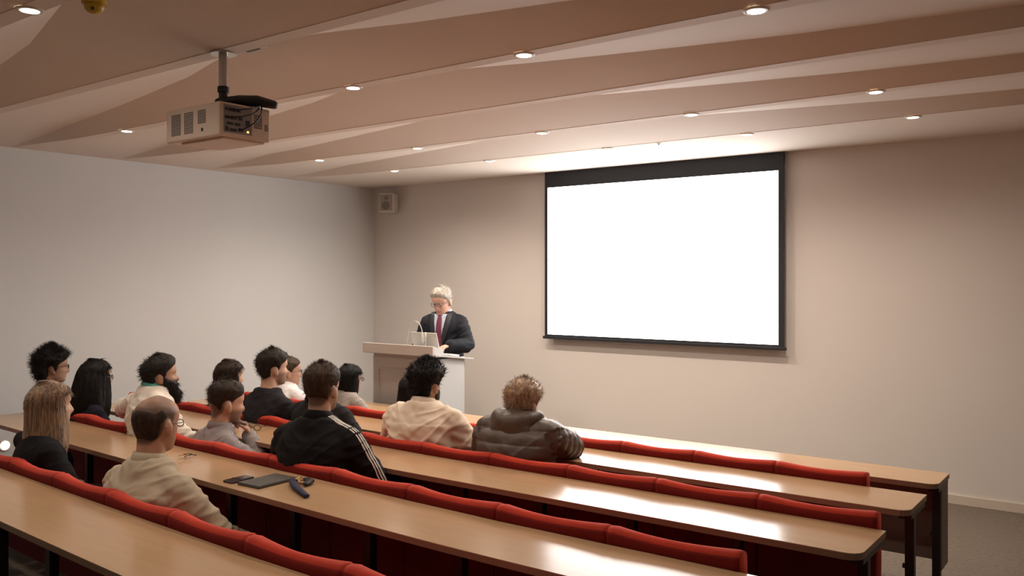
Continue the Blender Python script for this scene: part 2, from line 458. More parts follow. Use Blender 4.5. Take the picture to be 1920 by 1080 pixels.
# ------------------------------------------------------------------ desks and seats
class Row: pass
ROWS = {}
def row(k, near, depth, z, x0, m, xl, xr, end, pitch, seat_z, word):
    r = Row(); r.k, r.near, r.depth, r.z, r.x0, r.m, r.xl, r.xr, r.end, r.pitch, r.seat_z, r.word = k, near, depth, z, x0, m, xl, xr, end, pitch, seat_z, word
    def bend(x):
        dd = max(0.0, r.x0 - x); return r.m * (math.sqrt(dd * dd + 0.25) - 0.5)
    r.bend = bend
    r.slope = lambda x: (bend(x + .02) - bend(x - .02)) / .04
    ROWS[k] = r
row(1, 5.065, 0.345, 0.66, -3.5, 0.010, -6.75, -0.915, None, None, None, 'front')
row(2, 4.25, 0.385, 0.70, -3.6, 0.020, -6.75, -0.885, -1.17, 0.480, 0.36, 'second')
row(3, 3.40, 0.395, 0.72, -3.2, 0.055, -7.02, -0.880, -0.915, 0.516, 0.40, 'third')
row(4, 2.525, 0.395, 0.73, -2.0, 0.050, -7.02, -0.880, -1.165, 0.547, 0.42, 'fourth')
row(5, 1.585, 0.405, 0.73, -2.3, 0.050, -6.60, -0.880, -1.10, 0.549, 0.43, 'nearest')

def slab(r, y0, y1, z0, z1, m, name, parent, xl, xr, corner=0.06, n=44):
    """long board following the row's line, rounded at its outer corners"""
    pts_n = []; pts_f = []
    xs = [xr - (xr - xl) * i / n for i in range(n + 1)]
    loop = []
    # near side from right to left, far side back
    def arc(cx, cy, a0, a1):
        return [(cx + corner * math.cos(R(a0 + (a1 - a0) * i / 5)), cy + corner * math.sin(R(a0 + (a1 - a0) * i / 5))) for i in range(6)]
    flat = arc(xr - corner, y0 + corner, 0, -90) + [(x, y0) for x in xs if xl + corner < x < xr - corner] + arc(xl + corner, y0 + corner, -90, -180)
    flat += [(xl, y1)] + [(x, y1) for x in reversed(xs) if xl < x < xr] + [(xr, y1)]
    loop = [(x, y + r.bend(x)) for x, y in flat]
    N = len(loop)
    V = [(x, y, z0) for x, y in loop] + [(x, y, z1) for x, y in loop]
    bm = bmesh.new(); vs = [bm.verts.new(v) for v in V]
    bm.faces.new(vs[:N]); bm.faces.new(vs[N:])
    for i in range(N):
        j = (i + 1) % N; bm.faces.new((vs[i], vs[j], vs[j + N], vs[i + N]))
    bmesh.ops.recalc_face_normals(bm, faces=bm.faces)
    return link(name, bm_mesh(bm), m, parent)

desk_label = {1: 'front long wooden desk with grey panel, nearest the lectern', 2: 'second long wooden desk from the front, under the puffer-jacketed person',
              3: 'third long wooden desk from the front, behind the cream-shirted man', 4: 'fourth long wooden desk carrying the tablet and keys',
              5: 'nearest long wooden desk at the bottom left of the photo'}
for k, r in ROWS.items():
    t = empty('lecture_desk', (0, 0, 0))
    top = slab(r, r.near, r.near + r.depth, r.z - 0.004, r.z, M_wood, 'tabletop', t, r.xl, r.xr)
    slab(r, r.near + .0005, r.near + r.depth - .0005, r.z - 0.028, r.z - 0.004, M_edge, 'edge_band', t, r.xl + .0005, r.xr - .0005)
    px = r.end if r.end else r.xr - 0.03
    pitch = r.pitch or 0.55
    xs = [r.xr - 0.03]
    x = px
    while x > r.xl + 0.1:
        if abs(x - xs[0]) > 0.12: xs.append(x)
        x -= pitch
    for x in xs:
        y = r.near + r.depth * 0.42 + r.bend(x)
        box('leg', x - .021, x + .021, y - .021, y + .021, 0.0, r.z - .05, M_black, t, 0.004)
        box('bracket', x - .028, x + .028, r.near + .05 + r.bend(x), r.near + r.depth - .03 + r.bend(x), r.z - .052, r.z - .0285, M_black, t, 0.003)
        box('foot', x - .025, x + .025, y - .17, y + .12, 0.0, 0.022, M_black, t, 0.006)
        cyl('bolt', (x - .026, y - .005, r.z - .30), 0.012, 0.012, M_black, t, 12, 'X')
    if k == 1:
        x = r.xr - 0.01
        while x > r.xl + 0.3:
            x2 = max(r.xl + .05, x - 1.1)
            yy = r.near + r.depth - .02 + r.bend((x + x2) / 2)
            box('modesty_panel', x2 + .003, x - .003, yy, yy + .016, 0.16, r.z - .03, M_greyp, t, 0.002)
            x = x2
        box('end_panel', r.xr - .022, r.xr - .004, r.near + .14, r.near + r.depth - .022, 0.16, r.z - .03, M_greyp, t, 0.002)
    tag(t, desk_label[k], 'desk', 'long lecture desks')

def make_seat(w):
    """one seat of the row; origin on the floor at the middle of the desk's far edge; faces +y"""
    t = empty('lecture_chair')
    n = 25; V = []; F = []; sec = None
    hw = w / 2 - 0.003
    for i in range(n):
        q = -1 + 2 * i / (n - 1); x = q * hw
        e = min(1.0, (1 - abs(q)) / 0.05); e = math.sqrt(max(0.0, 1 - (1 - e) ** 2)) * 0.10 + 0.90
        th = (0.056 + 0.030 * abs(q) ** 1.7) * e
        zt = 0.066 - 0.011 * (1 - abs(q) ** 1.8) - (1 - e) * 0.03
        prof = [(0.004, -0.30), (0.002, -0.02), (0.003, zt - .022), (0.009, zt - .008), (0.020, zt - .001), (th * .55, zt),
                (th * .8, zt - .006), (th * .95, zt - .018), (th, zt - .038), (th * 1.02, -0.05), (th * 1.08, -0.16), (th * .9, -0.28), (th * .5, -0.305)]
        sec = len(prof)
        V += [(x, a, b) for a, b in prof]
    for i in range(n - 1):
        for k in range(sec):
            a = i * sec + k; b = i * sec + (k + 1) % sec
            F.append((a, b, b + sec, a + sec))
    F.append(tuple(range(sec))[::-1]); F.append(tuple((n - 1) * sec + k for k in range(sec)))
    o = link('backrest', mesh(V, F), M_red, t, True)
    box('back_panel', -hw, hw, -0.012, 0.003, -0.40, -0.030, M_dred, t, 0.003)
    V = []; F = []
    for i in range(n):
        q = -1 + 2 * i / (n - 1); x = q * hw; zt = 0.066 - 0.011 * (1 - abs(q) ** 1.8)
        V += [(x, -.0015, -.03), (x, -.0015, zt - .030), (x, .001, zt - .020), (x, .007, zt - .018), (x, .007, -.03)]
    for i in range(n - 1):
        for k in range(5):
            a = i * 5 + k; b = i * 5 + (k + 1) % 5; F.append((a, b, b + 5, a + 5))
    F.append((0, 1, 2, 3, 4)[::-1]); F.append(tuple((n - 1) * 5 + k for k in range(5)))
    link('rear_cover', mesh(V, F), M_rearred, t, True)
    # tip-up cushion with rounded corners, folded down
    bm = box_bm(-hw + .02, hw - .02, 0.075, 0.40, -0.06, 0.0, 0.022, 3)
    link('seat_cushion', bm_mesh(bm), M_red, t, True)
    for s in (-1, 1):
        link('support_arm', mesh(*join([tube([(s * (hw - .04), 0.01, -0.33), (s * (hw - .04), 0.05, -0.36), (s * (hw - .04), 0.30, -0.36)], 0.012, 8)])), M_black, t, True)
    return t
def dress_seat(t, r):
    for c in t.children:
        if c.name.startswith(('backrest', 'back_panel', 'rear_cover')): c.location.z = r.z
        elif c.name.startswith('seat_cushion'): c.location.z = r.seat_z
        elif c.name.startswith('support_arm'): c.location.z = r.seat_z + 0.29
for k in (2, 3, 4, 5):
    r = ROWS[k]; proto = make_seat(r.pitch); dress_seat(proto, r)
    x = r.end - r.pitch / 2; i = 0
    while x - r.pitch / 2 > r.xl - 0.12:
        if True:
            o = proto if proto is not None else copy_tree(last)
            proto = None; last = o
            o.location = (x, r.near + r.depth + 0.002 + r.bend(x), 0)
            o.rotation_euler = (0, 0, math.atan(r.slope(x)))
            tag(o, 'red upholstered seat, %s from the right end, fixed along the %s desk' % (ORD[i], {2: 'second', 3: 'third', 4: 'fourth', 5: 'nearest'}[k]), 'seat', 'red lecture seats')
        x -= r.pitch; i += 1

# ------------------------------------------------------------------ lectern
t = empty('lectern', (-5.36, 5.58, 0))
LW, LD = 0.375, 0.39
box('body', -LW, LW - .02, 0.006, LD, 0.0, 1.036, M_lectgrey, t, 0.003)
box('side_panel', LW - .02, LW, 0.0, LD + .02, 0.0, 1.062, M_white, t, 0.003)
box('side_panel', -LW - .004, -LW + .012, 0.0, LD + .02, 0.0, 1.062, M_white, t, 0.003)
fp = box('front_panel', -LW + .012, LW - .02, -0.004, 0.008, 0.02, 1.089, M_lectgrey, t, 0.002)
for (x0, x1, z0, z1) in ((-LW + .07, -LW + .085, .10, .96), (LW - .10, LW - .085, .10, .96), (-LW + .085, LW - .10, .945, .96), (-LW + .085, LW - .10, .10, .115)):
    box('panel_moulding', x0, x1, -0.011, -0.003, z0, z1, M_lectgrey, fp, 0.003)
box('inset_panel', -LW + .12, LW - .135, -0.008, -0.003, .15, .91, M_lectgrey, fp, 0.002)
box('top_fascia', -LW - .075, LW + .035, -0.06, -0.035, 1.095, 1.182, M_fascia, t, 0.003)
def slope_box(name, x0, x1, pts, m):
    """profile in (y, z) extruded along x"""
    N = len(pts); V = [(x0, y, z) for y, z in pts] + [(x1, y, z) for y, z in pts]
    bm = bmesh.new(); vs = [bm.verts.new(v) for v in V]
    bm.faces.new(vs[:N]); bm.faces.new(vs[N:])
    for i in range(N):
        j = (i + 1) % N; bm.faces.new((vs[i], vs[j], vs[j + N], vs[i + N]))
    bmesh.ops.recalc_face_normals(bm, faces=bm.faces)
    bmesh.ops.bevel(bm, geom=list(bm.edges), offset=0.003, segments=2, affect='EDGES')
    return link(name, bm_mesh(bm), m, t)
slope_box('top_shelf', -LW - .075, LW + .045, [(-0.035, 1.088), (0.05, 1.086), (LD + .10, 1.030), (LD + .10, 1.046), (0.05, 1.104), (-0.035, 1.106)], M_white)
slope_box('equipment_ledge', -LW - .07, LW + .03, [(-0.035, 1.106), (0.09, 1.100), (0.09, 1.150), (-0.035, 1.178)], M_white)
tag(t, 'grey and white lectern with sloping top in front of the speaker', 'lectern')

# gooseneck lamp on the lectern
t = empty('gooseneck_lamp', (-5.245, 5.60, 1.163))
arc = []
for i in range(25):
    q = i / 24; a = math.pi * (1 - q * 1.02)
    arc.append((0.0 + 0.085 * math.cos(a), 0.02, 0.10 + 0.125 * math.sin(a) if a < math.pi else 0.1))
path = [(-0.105, 0.02, 0.0), (-0.100, 0.02, 0.05)] + arc
cyl('base', (-0.105, 0.02, 0.004), 0.022, 0.012, M_white, t, 20, bev=0.003)
link('stem', mesh(*tube(path, 0.0042, 10)), M_white, t, True)
link('lamp_head', mesh(*tube([(0.082, 0.02, 0.115), (0.088, 0.02, 0.085), (0.098, 0.02, 0.05)], [0.009, 0.017, 0.021], 16)), M_white, t, True)
tag(t, 'thin white gooseneck lamp arching over the lectern', 'lamp')
t = empty('microphone', (-5.118, 5.615, 1.160))
cyl('base', (0, 0, 0.006), 0.016, 0.014, M_white, t, 18, bev=0.003)
link('stem', mesh(*tube([(0, 0, 0.01), (0, 0, 0.05), (-.006, .006, 0.10)], 0.005, 8)), M_white, t, True)
link('capsule', mesh(*tube([(-.006, .006, 0.095), (-.01, .01, 0.125)], 0.009, 12)), M_whiteplas, t, True)
tag(t, 'short white microphone standing on the lectern ledge', 'microphone')
t = empty('laptop', (-5.165, 5.80, 1.084), R(-4))
t.rotation_euler = (R(-8), 0, R(-3))
box('keyboard_deck', -0.16, 0.16, -0.11, 0.11, 0.0, 0.016, M_whiteplas, t, 0.004)
bm = box_bm(-0.16, 0.16, -0.004, 0.004, 0.0, 0.185, 0.003)
ld_ = link('lid', bm_mesh(bm), mat('laptop_lid', (0.66, 0.62, 0.57), 0.4, var=0.03), t); ld_.location = (0, -0.105, 0.014); ld_.rotation_euler = (R(24), 0, 0)
box('display', -0.148, 0.148, 0.0042, 0.005, 0.012, 0.175, M_dark, ld_)
bm = bmesh.new()
for i in range(11):
    for j in range(4): box_bm(-.14 + i * .0255, -.118 + i * .0255, .0 - .085 + .10 + j * .02 - .02, .015 - .085 + .10 + j * .02 - .02, 0.016, 0.018, bm=bm)
o = link('keys', bm_mesh(bm), M_dark, t); o['kind'] = 'stuff'
tag(t, 'open pale laptop on the lectern under the speaker\'s hands', 'laptop')
t = empty('paper_stack', (-4.995, 5.80, 1.084), R(6))
t.rotation_euler = (R(-8), 0, R(5))
box('sheet', -0.05, 0.05, -0.07, 0.075, 0.0, 0.012, mat('paper', (0.8, 0.79, 0.76), 0.8, var=0.02), t, 0.001)
box('top_sheet', -0.05, 0.045, -0.066, 0.078, 0.0125, 0.0145, mat('paper', (0.8, 0.79, 0.76), 0.8), t)
tag(t, 'small stack of white paper at the right edge of the lectern', 'papers')

# ------------------------------------------------------------------ things left on the desks
DZ4 = ROWS[4].z
t = empty('tablet', (-3.612, 2.772, DZ4 + .001), R(2))
box('body', -0.083, 0.083, -0.122, 0.122, 0.0, 0.010, mat('tablet_case', (0.05, 0.046, 0.042), 0.55, var=0.15), t, 0.004, 3)
box('cover', -0.081, 0.081, -0.120, 0.120, 0.010, 0.0135, mat('tablet_cover', (0.075, 0.068, 0.060), 0.6, var=0.2), t, 0.0015)
box('camera_dot', 0.06, 0.07, 0.10, 0.11, 0.0135, 0.0142, M_dark, t)
tag(t, 'dark grey tablet in a cover lying on the fourth desk', 'tablet')
t = empty('phone', (-3.762, 2.708, DZ4 + .001), R(93))
box('body', -0.070, 0.070, -0.036, 0.036, 0.0, 0.011, mat('phone_case', (0.045, 0.022, 0.024), 0.5, var=0.2), t, 0.004, 3)
box('glass', -0.063, 0.066, -0.031, 0.031, 0.011, 0.0118, mat('phone_glass', (0.03, 0.022, 0.026), 0.12), t)
box('flap', -0.012, -0.006, -0.034, 0.034, 0.0118, 0.0135, M_dark, t)
tag(t, 'small dark phone lying beside the tablet on the fourth desk', 'phone')
t = empty('keys', (-3.45, 2.835, DZ4 + .001), 0)
M_blue = mat('blue_strap', (0.012, 0.014, 0.055), 0.7, var=0.3, vscale=(40, 40, 40), bump=0.4)
M_brass = mat('brass', (0.45, 0.27, 0.12), 0.35, metal=0.9, var=0.3, vscale=(60, 60, 60))
link('lanyard', mesh(*tube([(-0.045, 0.02, 0.012), (-0.02, -0.02, 0.016), (0.09, -0.085, 0.014), (0.25, -0.155, 0.012)], [(0.011, 0.015), (0.013, 0.019), (0.013, 0.020), (0.010, 0.016)], 10)), M_blue, t, True)
link('fob', mesh(*tube([(0.0, 0.055, 0.014), (0.045, 0.04, 0.016), (0.07, -0.01, 0.013)], [(0.012, 0.02), (0.014, 0.022), (0.01, 0.016)], 10)), M_dark, t, True)
rp = [(0.022 * math.cos(a) - .012, 0.022 * math.sin(a) + .005, 0.022 + .008 * math.sin(a)) for a in [2 * math.pi * i / 20 for i in range(21)]]
link('ring', mesh(*tube(rp, 0.0022, 6)), M_brass, t, True)
for i, a in enumerate((20, 75, 130, -30)):
    c, s_ = math.cos(R(a)), math.sin(R(a))
    bm = box_bm(-.004, .045, -.004, .004, -.0012, .0012); bmesh.ops.create_cone(bm, cap_ends=True, segments=14, radius1=.013, radius2=.013, depth=.0024)
    o = link('key', bm_mesh(bm), M_brass, t); o.location = (-.012 + .02 * c, .005 + .02 * s_, .020 + .004 * i); o.rotation_euler = (R(10 * i - 15), R(12), R(a))
tag(t, 'bunch of brass keys on a dark blue lanyard on the fourth desk', 'keys')
t = empty('key_ring', (-4.47, 2.87, DZ4 + .001), R(40))
rp = [(0.018 * math.cos(a), 0.018 * math.sin(a), 0.016 + .012 * math.cos(a)) for a in [2 * math.pi * i / 18 for i in range(19)]]
link('ring', mesh(*tube(rp, 0.003, 6)), M_brass, t, True)
for a in (0, 60, 200):
    bm = box_bm(-.004, .04, -.004, .004, -.0012, .0012); bmesh.ops.create_cone(bm, cap_ends=True, segments=14, radius1=.012, radius2=.012, depth=.003)
    o = link('key', bm_mesh(bm), M_brass if a else M_dark, t); o.location = (.012 * math.cos(R(a)), .012 * math.sin(R(a)), .022); o.rotation_euler = (R(25), R(10), R(a))
tag(t, 'small bunch of keys on the fourth desk in front of the bald man', 'keys')
t = empty('eyeglasses', (-4.93, 3.66, ROWS[3].z + .012), R(35))
for s in (-1, 1):
    rp = [(s * .032 + .024 * math.cos(a), 0.0, .016 + .018 * math.sin(a)) for a in [2 * math.pi * i / 18 for i in range(19)]]
    link('rim', mesh(*tube(rp, 0.0028, 6)), M_dark, t, True)
    link('temple', mesh(*tube([(s * .057, 0, .02), (s * .058, .07, .018), (s * .055, .12, .004)], 0.003, 6)), M_dark, t, True)
link('bridge', mesh(*tube([(-.009, 0, .018), (0, 0, .022), (.009, 0, .018)], 0.0028, 6)), M_dark, t, True)
tag(t, 'dark-rimmed eyeglasses lying on the third desk by the striped-shirt man', 'glasses')

# ------------------------------------------------------------------ people
def fuse(parts, voxel, smooth=4, factor=0.5, decimate=None):
    """union of overlapping closed shapes into one continuous surface"""
    V, F = join(parts)
    o = bpy.data.objects.new('fuse', mesh(V, F)); COL.objects.link(o)
    md = o.modifiers.new('r', 'REMESH'); md.mode = 'VOXEL'; md.voxel_size = voxel
    if smooth:
        ms = o.modifiers.new('s', 'SMOOTH'); ms.factor = factor; ms.iterations = smooth
    if decimate:
        dm = o.modifiers.new('d', 'DECIMATE'); dm.ratio = decimate
    dg = bpy.context.evaluated_depsgraph_get()
    me = bpy.data.meshes.new_from_object(o.evaluated_get(dg))
    bpy.data.objects.remove(o, do_unlink=True)
    me.polygons.foreach_set('use_smooth', [True] * len(me.polygons))
    return me
def co_array(me):
    a = np.empty(len(me.vertices) * 3); me.vertices.foreach_get('co', a); return a.reshape(-1, 3)
def nrm_array(me):
    a = np.empty(len(me.vertices) * 3); me.vertex_normals.foreach_get('vector', a); return a.reshape(-1, 3)
def set_co(me, a):
    me.vertices.foreach_set('co', a.ravel()); me.update()

SK = [1.0]
def prof(z, pts):
    return np.interp(z, [p[0] for p in pts], [p[1] for p in pts])
FRONT = [(-.118, .060), (-.110, .078), (-.098, .086), (-.086, .081), (-.074, .088), (-.068, .085), (-.060, .089), (-.050, .086), (-.030, .088), (0, .085), (.012, .089), (.022, .095), (.045, .096), (.065, .090), (.085, .074), (.100, .054), (.112, .028), (.118, .004)]
BACK = [(-.118, -.005), (-.100, -.030), (-.080, -.055), (-.055, -.072), (-.02, -.090), (.02, -.101), (.05, -.099), (.075, -.086), (.095, -.064), (.110, -.034), (.118, -.004)]
WIDE = [(-.118, .022), (-.110, .036), (-.098, .047), (-.08, .056), (-.05, .063), (-.02, .069), (.02, .074), (.05, .075), (.075, .067), (.095, .049), (.110, .026), (.118, .003)]
def head_pts(nz=46, nt=56):
    zs = 0.118 * np.sin(np.linspace(-math.pi / 2, math.pi / 2, nz))
    th = np.linspace(-math.pi, math.pi, nt, endpoint=False)
    P = np.zeros((nz, nt, 3))
    for i, z in enumerate(zs):
        f, b, w = prof(z, FRONT), prof(z, BACK), prof(z, WIDE)
        c, d = (f + b) / 2, (f - b) / 2; n = 2.25
        s, k = np.sin(th), np.cos(th)
        x = w * np.sign(s) * np.abs(s) ** (2 / n); y = c + d * np.sign(k) * np.abs(k) ** (2 / n)
        fr = (k > 0)
        nose = np.interp(z, [-.056, -.048, -.040, -.030, .0, .014], [0, .017, .026, .024, .010, 0]) * np.exp(-(x / np.interp(z, [-.05, 0], [.013, .008])) ** 2)
        eye = -0.009 * np.exp(-((np.abs(x) - .031) / .013) ** 2 - ((z - .001) / .010) ** 2)
        brow = 0.004 * np.exp(-((np.abs(x) - .028) / .018) ** 2 - ((z - .020) / .007) ** 2)
        cheek = 0.004 * np.exp(-((np.abs(x) - .042) / .016) ** 2 - ((z + .028) / .016) ** 2)
        y = y + fr * (nose + eye + brow + cheek)
        P[i, :, 0], P[i, :, 1], P[i, :, 2] = x, y, z
    return P, zs, th
HP, HZ, HT = head_pts()
def grid_faces(nz, nt, caps=True):
    F = []
    for i in range(nz - 1):
        for k in range(nt):
            a = i * nt + k; b = i * nt + (k + 1) % nt
            F.append((a, a + nt, b + nt, b))
    if caps:
        F.append(tuple(range(nt))); F.append(tuple((nz - 1) * nt + k for k in range(nt))[::-1])
    return F
HF = grid_faces(*HP.shape[:2])

def hand_parts(W, d, n, thumb, curl=(35, 45, 30), spread=6, sc=1.0, tcurl=25):
    """palm, four unequal fingers and a thumb; W wrist, d towards the knuckles, n out of the back of the hand, thumb: side +1/-1 along d x n"""
    W = Vector(W); d = Vector(d).normalized(); n = Vector(n); n = (n - d * n.dot(d)).normalized(); s = d.cross(n) * thumb
    out = [tube([W - d * .03 * sc, W + d * .01 * sc, W + d * .045 * sc, W + d * .080 * sc],
                [(.018 * sc, .026 * sc), (.016 * sc, .029 * sc), (.015 * sc, .038 * sc), (.013 * sc, .037 * sc)], 14, up=n)]
    for i, (off, ln) in enumerate(((.029, .070), (.010, .080), (-.010, .074), (-.028, .058))):
        p = W + d * (.078 - .006 * abs(i - 1)) * sc + s * off * sc
        a = R((1.3 - i) * spread); dd = (d * math.cos(a) + s * math.sin(a)).normalized(); nn = n.copy()
        pts = [p - dd * .02 * sc, p]; ax = dd.cross(nn)
        for q, (cu, fr) in enumerate(zip(curl, (.45, .31, .24))):
            rot = Matrix.Rotation(-R(cu), 3, ax); dd = rot @ dd; nn = rot @ nn
            pts.append(pts[-1] + dd * ln * fr * sc)
        r = (.0098 - .0006 * (i == 3)) * sc
        out.append(tube(pts, [r * 1.05, r * 1.05, r, r * .92, r * .8], 10, up=n))
    p = W + d * .022 * sc + s * .024 * sc
    dd = (d * .70 + s * .62 - n * .25).normalized(); pts = [p - dd * .01 * sc, p]
    ax = dd.cross(n)
    for ln in (.040, .030, .024):
        pts.append(pts[-1] + dd * ln * sc); dd = Matrix.Rotation(-R(tcurl), 3, ax) @ dd
        dd = (dd + d * .12).normalized()
    out.append(tube(pts, [.013 * sc, .0135 * sc, .0115 * sc, .0105 * sc, .0085 * sc], 10))
    return out

def skin_mat(name, col, hair, shade=0.75):
    """skin whose cropped-hair and lip zones follow a mesh attribute"""
    if name in MATS: return MATS[name]
    m = mat(name, col, 0.5, var=0.10, vscale=(35, 35, 35), bump=0.12, bscale=(300, 300, 300), sss=0.06)
    nt = m.node_tree; b = nt.nodes['Principled BSDF']
    src = b.inputs['Base Color'].links[0].from_socket
    def layer(src, attr, c):
        at = nt.nodes.new('ShaderNodeAttribute'); at.attribute_name = attr
        mx = nt.nodes.new('ShaderNodeMix'); mx.data_type = 'RGBA'
        nt.links.new(at.outputs['Fac'], mx.inputs[0]); nt.links.new(src, mx.inputs[6]); mx.inputs[7].default_value = (*c, 1)
        return mx.outputs[2]
    src = layer(src, 'lip', (col[0] * .75, col[1] * .42, col[2] * .42))
    src = layer(src, 'crop', hair)
    nt.links.new(src, b.inputs['Base Color'])
    return m
def hair_mat(name, col, col2, rough=0.5):
    return mat(name, tuple(c * .7 for c in col), .6, spec=.25, col2=tuple(c * .7 for c in col2), vscale=(70, 70, 9), bump=0.5, bscale=(160, 160, 14))

def smoothstep(a, b, x):
    t = np.clip((x - a) / (b - a), 0, 1); return t * t * (3 - 2 * t)
def hairline(theta, front=.070, nape=-.075, burn=-.005):
    a = abs(math.degrees(theta))
    return float(np.interp(a, [0, 30, 52, 70, 82, 92, 108, 120, 150, 180], [front, front * .97, front * .75, .035, burn, .018, .012, -.045, nape, nape]))

def hair_shell(thick, front=.070, nape=-.075, burn=-.005, edge=.018, rough=0.0, rscale=30, seed=0, tmask=None):
    """cap of hair over the skull: thick(theta, z) in metres; returns verts (nz,nt,3) and thickness"""
    P = HP.copy(); T = np.zeros(P.shape[:2])
    for i in range(P.shape[0]):
        for j in range(P.shape[1]):
            th, z = HT[j], HZ[i]
            m = float(smoothstep(-edge, edge, z - hairline(th, front, nape, burn)))
            if tmask is not None: m *= tmask(th, z)
            p = Vector(P[i, j]); nv = Vector((p.x / .075 ** 2, p.y / .1 ** 2, p.z / .118 ** 2)).normalized()
            t = thick(th, z)
            if rough: t += rough * noise.noise(p * rscale + Vector((seed, 0, 0))) * (m > .3)
            tt = -.006 + (t + .006) * m
            T[i, j] = tt if m > .3 else -1
            P[i, j] = np.array(p + nv * tt)
    return P, T
def strands(P, T, n, length, flow, rad=.0016, curl=0.0, curl_n=2.0, seed=1, jitter=.35, seg=4, droop=0.0):
    """tapered three-sided strands rooted on the hair shell"""
    rs = np.random.default_rng(seed); nz, nt = T.shape
    idx = np.argwhere(T > -.5); V = []; F = []
    if len(idx) == 0: return V, F
    for q in range(n):
        i, j = idx[rs.integers(len(idx))]
        i2, j2 = min(nz - 1, i + 1), (j + 1) % nt
        a, b = rs.random(2)
        p = Vector(P[i, j]) * (1 - a) * (1 - b) + Vector(P[i2, j]) * a * (1 - b) + Vector(P[i, j2]) * (1 - a) * b + Vector(P[i2, j2]) * a * b
        nv = Vector((p.x, p.y, p.z * .7)).normalized()
        d = Vector(flow(p, nv)) + Vector(rs.normal(0, jitter, 3)); d.normalize()
        L = length * (.6 + .7 * rs.random())
        u = d.orthogonal().normalized(); v = d.cross(u); ph = rs.random() * 6.28
        pts = []
        for k in range(seg + 1):
            s = k / seg; c = p - nv * .004 + d * L * s - Vector((0, 0, 1)) * droop * L * s * s
            if curl: c = c + (u * math.cos(ph + s * curl_n * 6.28) + v * math.sin(ph + s * curl_n * 6.28)) * curl * min(1, s * 3)
            pts.append(c)
        o = len(V)
        for k, c in enumerate(pts[:-1]):
            r = rad * (1 - .75 * k / seg)
            for w in range(3): V.append(c + (u * math.cos(w * 2.094) + v * math.sin(w * 2.094)) * r)
        V.append(pts[-1])
        for k in range(seg - 1):
            for w in range(3):
                a_ = o + k * 3 + w; b_ = o + k * 3 + (w + 1) % 3; F.append((a_, b_, b_ + 3, a_ + 3))
        k = seg - 1
        for w in range(3): F.append((o + k * 3 + w, o + k * 3 + (w + 1) % 3, len(V) - 1))
    return V, F
def curtain(rings, seg=84, groove=.035, seed=0, fringe=0.0):
    """long hair below the cap: closed rings (z, cy, hw, hd) with strand grooves"""
    rings = [(rings[0][0] + .045, rings[0][1], rings[0][2] * .70, rings[0][3] * .74)] + list(rings)
    zs = np.linspace(rings[0][0], rings[-1][0], 26)
    col = lambda k, z: float(np.interp(-z, [-r[0] for r in rings], [r[k] for r in rings]))
    V = []; F = []
    for z in zs:
        cy, hw, hd = col(1, z), col(2, z), col(3, z)
        for k in range(seg):
            a = 2 * math.pi * k / seg
            g = 1 + groove * noise.noise(Vector((math.cos(a) * 7 + seed, math.sin(a) * 7, z * 3))) + groove * .6 * noise.noise(Vector((math.cos(a) * 19, math.sin(a) * 19 + seed, z * 4)))
            zz = z
            if z <= zs[-3]: zz = z + fringe * noise.noise(Vector((math.cos(a) * 6, math.sin(a) * 6, seed)))
            V.append(Vector((hw * math.cos(a) * g, cy + hd * math.sin(a) * g, zz)))
    for i in range(len(zs) - 1):
        for k in range(seg):
            a = i * seg + k; b = i * seg + (k + 1) % seg; F.append((a, b, b + seg, a + seg))
    F.append(tuple(range(seg))); F.append(tuple((len(zs) - 1) * seg + k for k in range(seg))[::-1])
    return V, F
def curtain_strands(rings, n, seed=1, rad=.0022, length=.10):
    """locks lying on the outside of long hair"""
    rs = np.random.default_rng(seed); V = []; F = []
    col = lambda k, z: float(np.interp(-z, [-r[0] for r in rings], [r[k] for r in rings]))
    z0, z1 = rings[0][0], rings[-1][0]
    for q in range(n):
        a = rs.random() * 6.283; z = z0 + (z1 - z0 + length * .75) * rs.random(); pts = []
        for k in range(7):
            zz = z - length * k / 6; zc = max(z1, zz); g = 1.012 + .012 * math.sin(q + k)
            pts.append(Vector((col(2, zc) * math.cos(a + .02 * k * math.sin(q)) * g, col(1, zc) + col(3, zc) * math.sin(a + .02 * k * math.sin(q)) * g, zz)))
        o = len(V)
        fr = frames(pts)
        for k, (c, t_, u, v) in enumerate(fr):
            r = rad * (1 - .8 * abs(k - 2.5) / 4)
            for w in range(3): V.append(c + (u * math.cos(w * 2.094) + v * math.sin(w * 2.094)) * r)
        for k in range(6):
            for w in range(3):
                a_ = o + k * 3 + w; b_ = o + k * 3 + (w + 1) % 3; F.append((a_, b_, b_ + 3, a_ + 3))
    return V, F

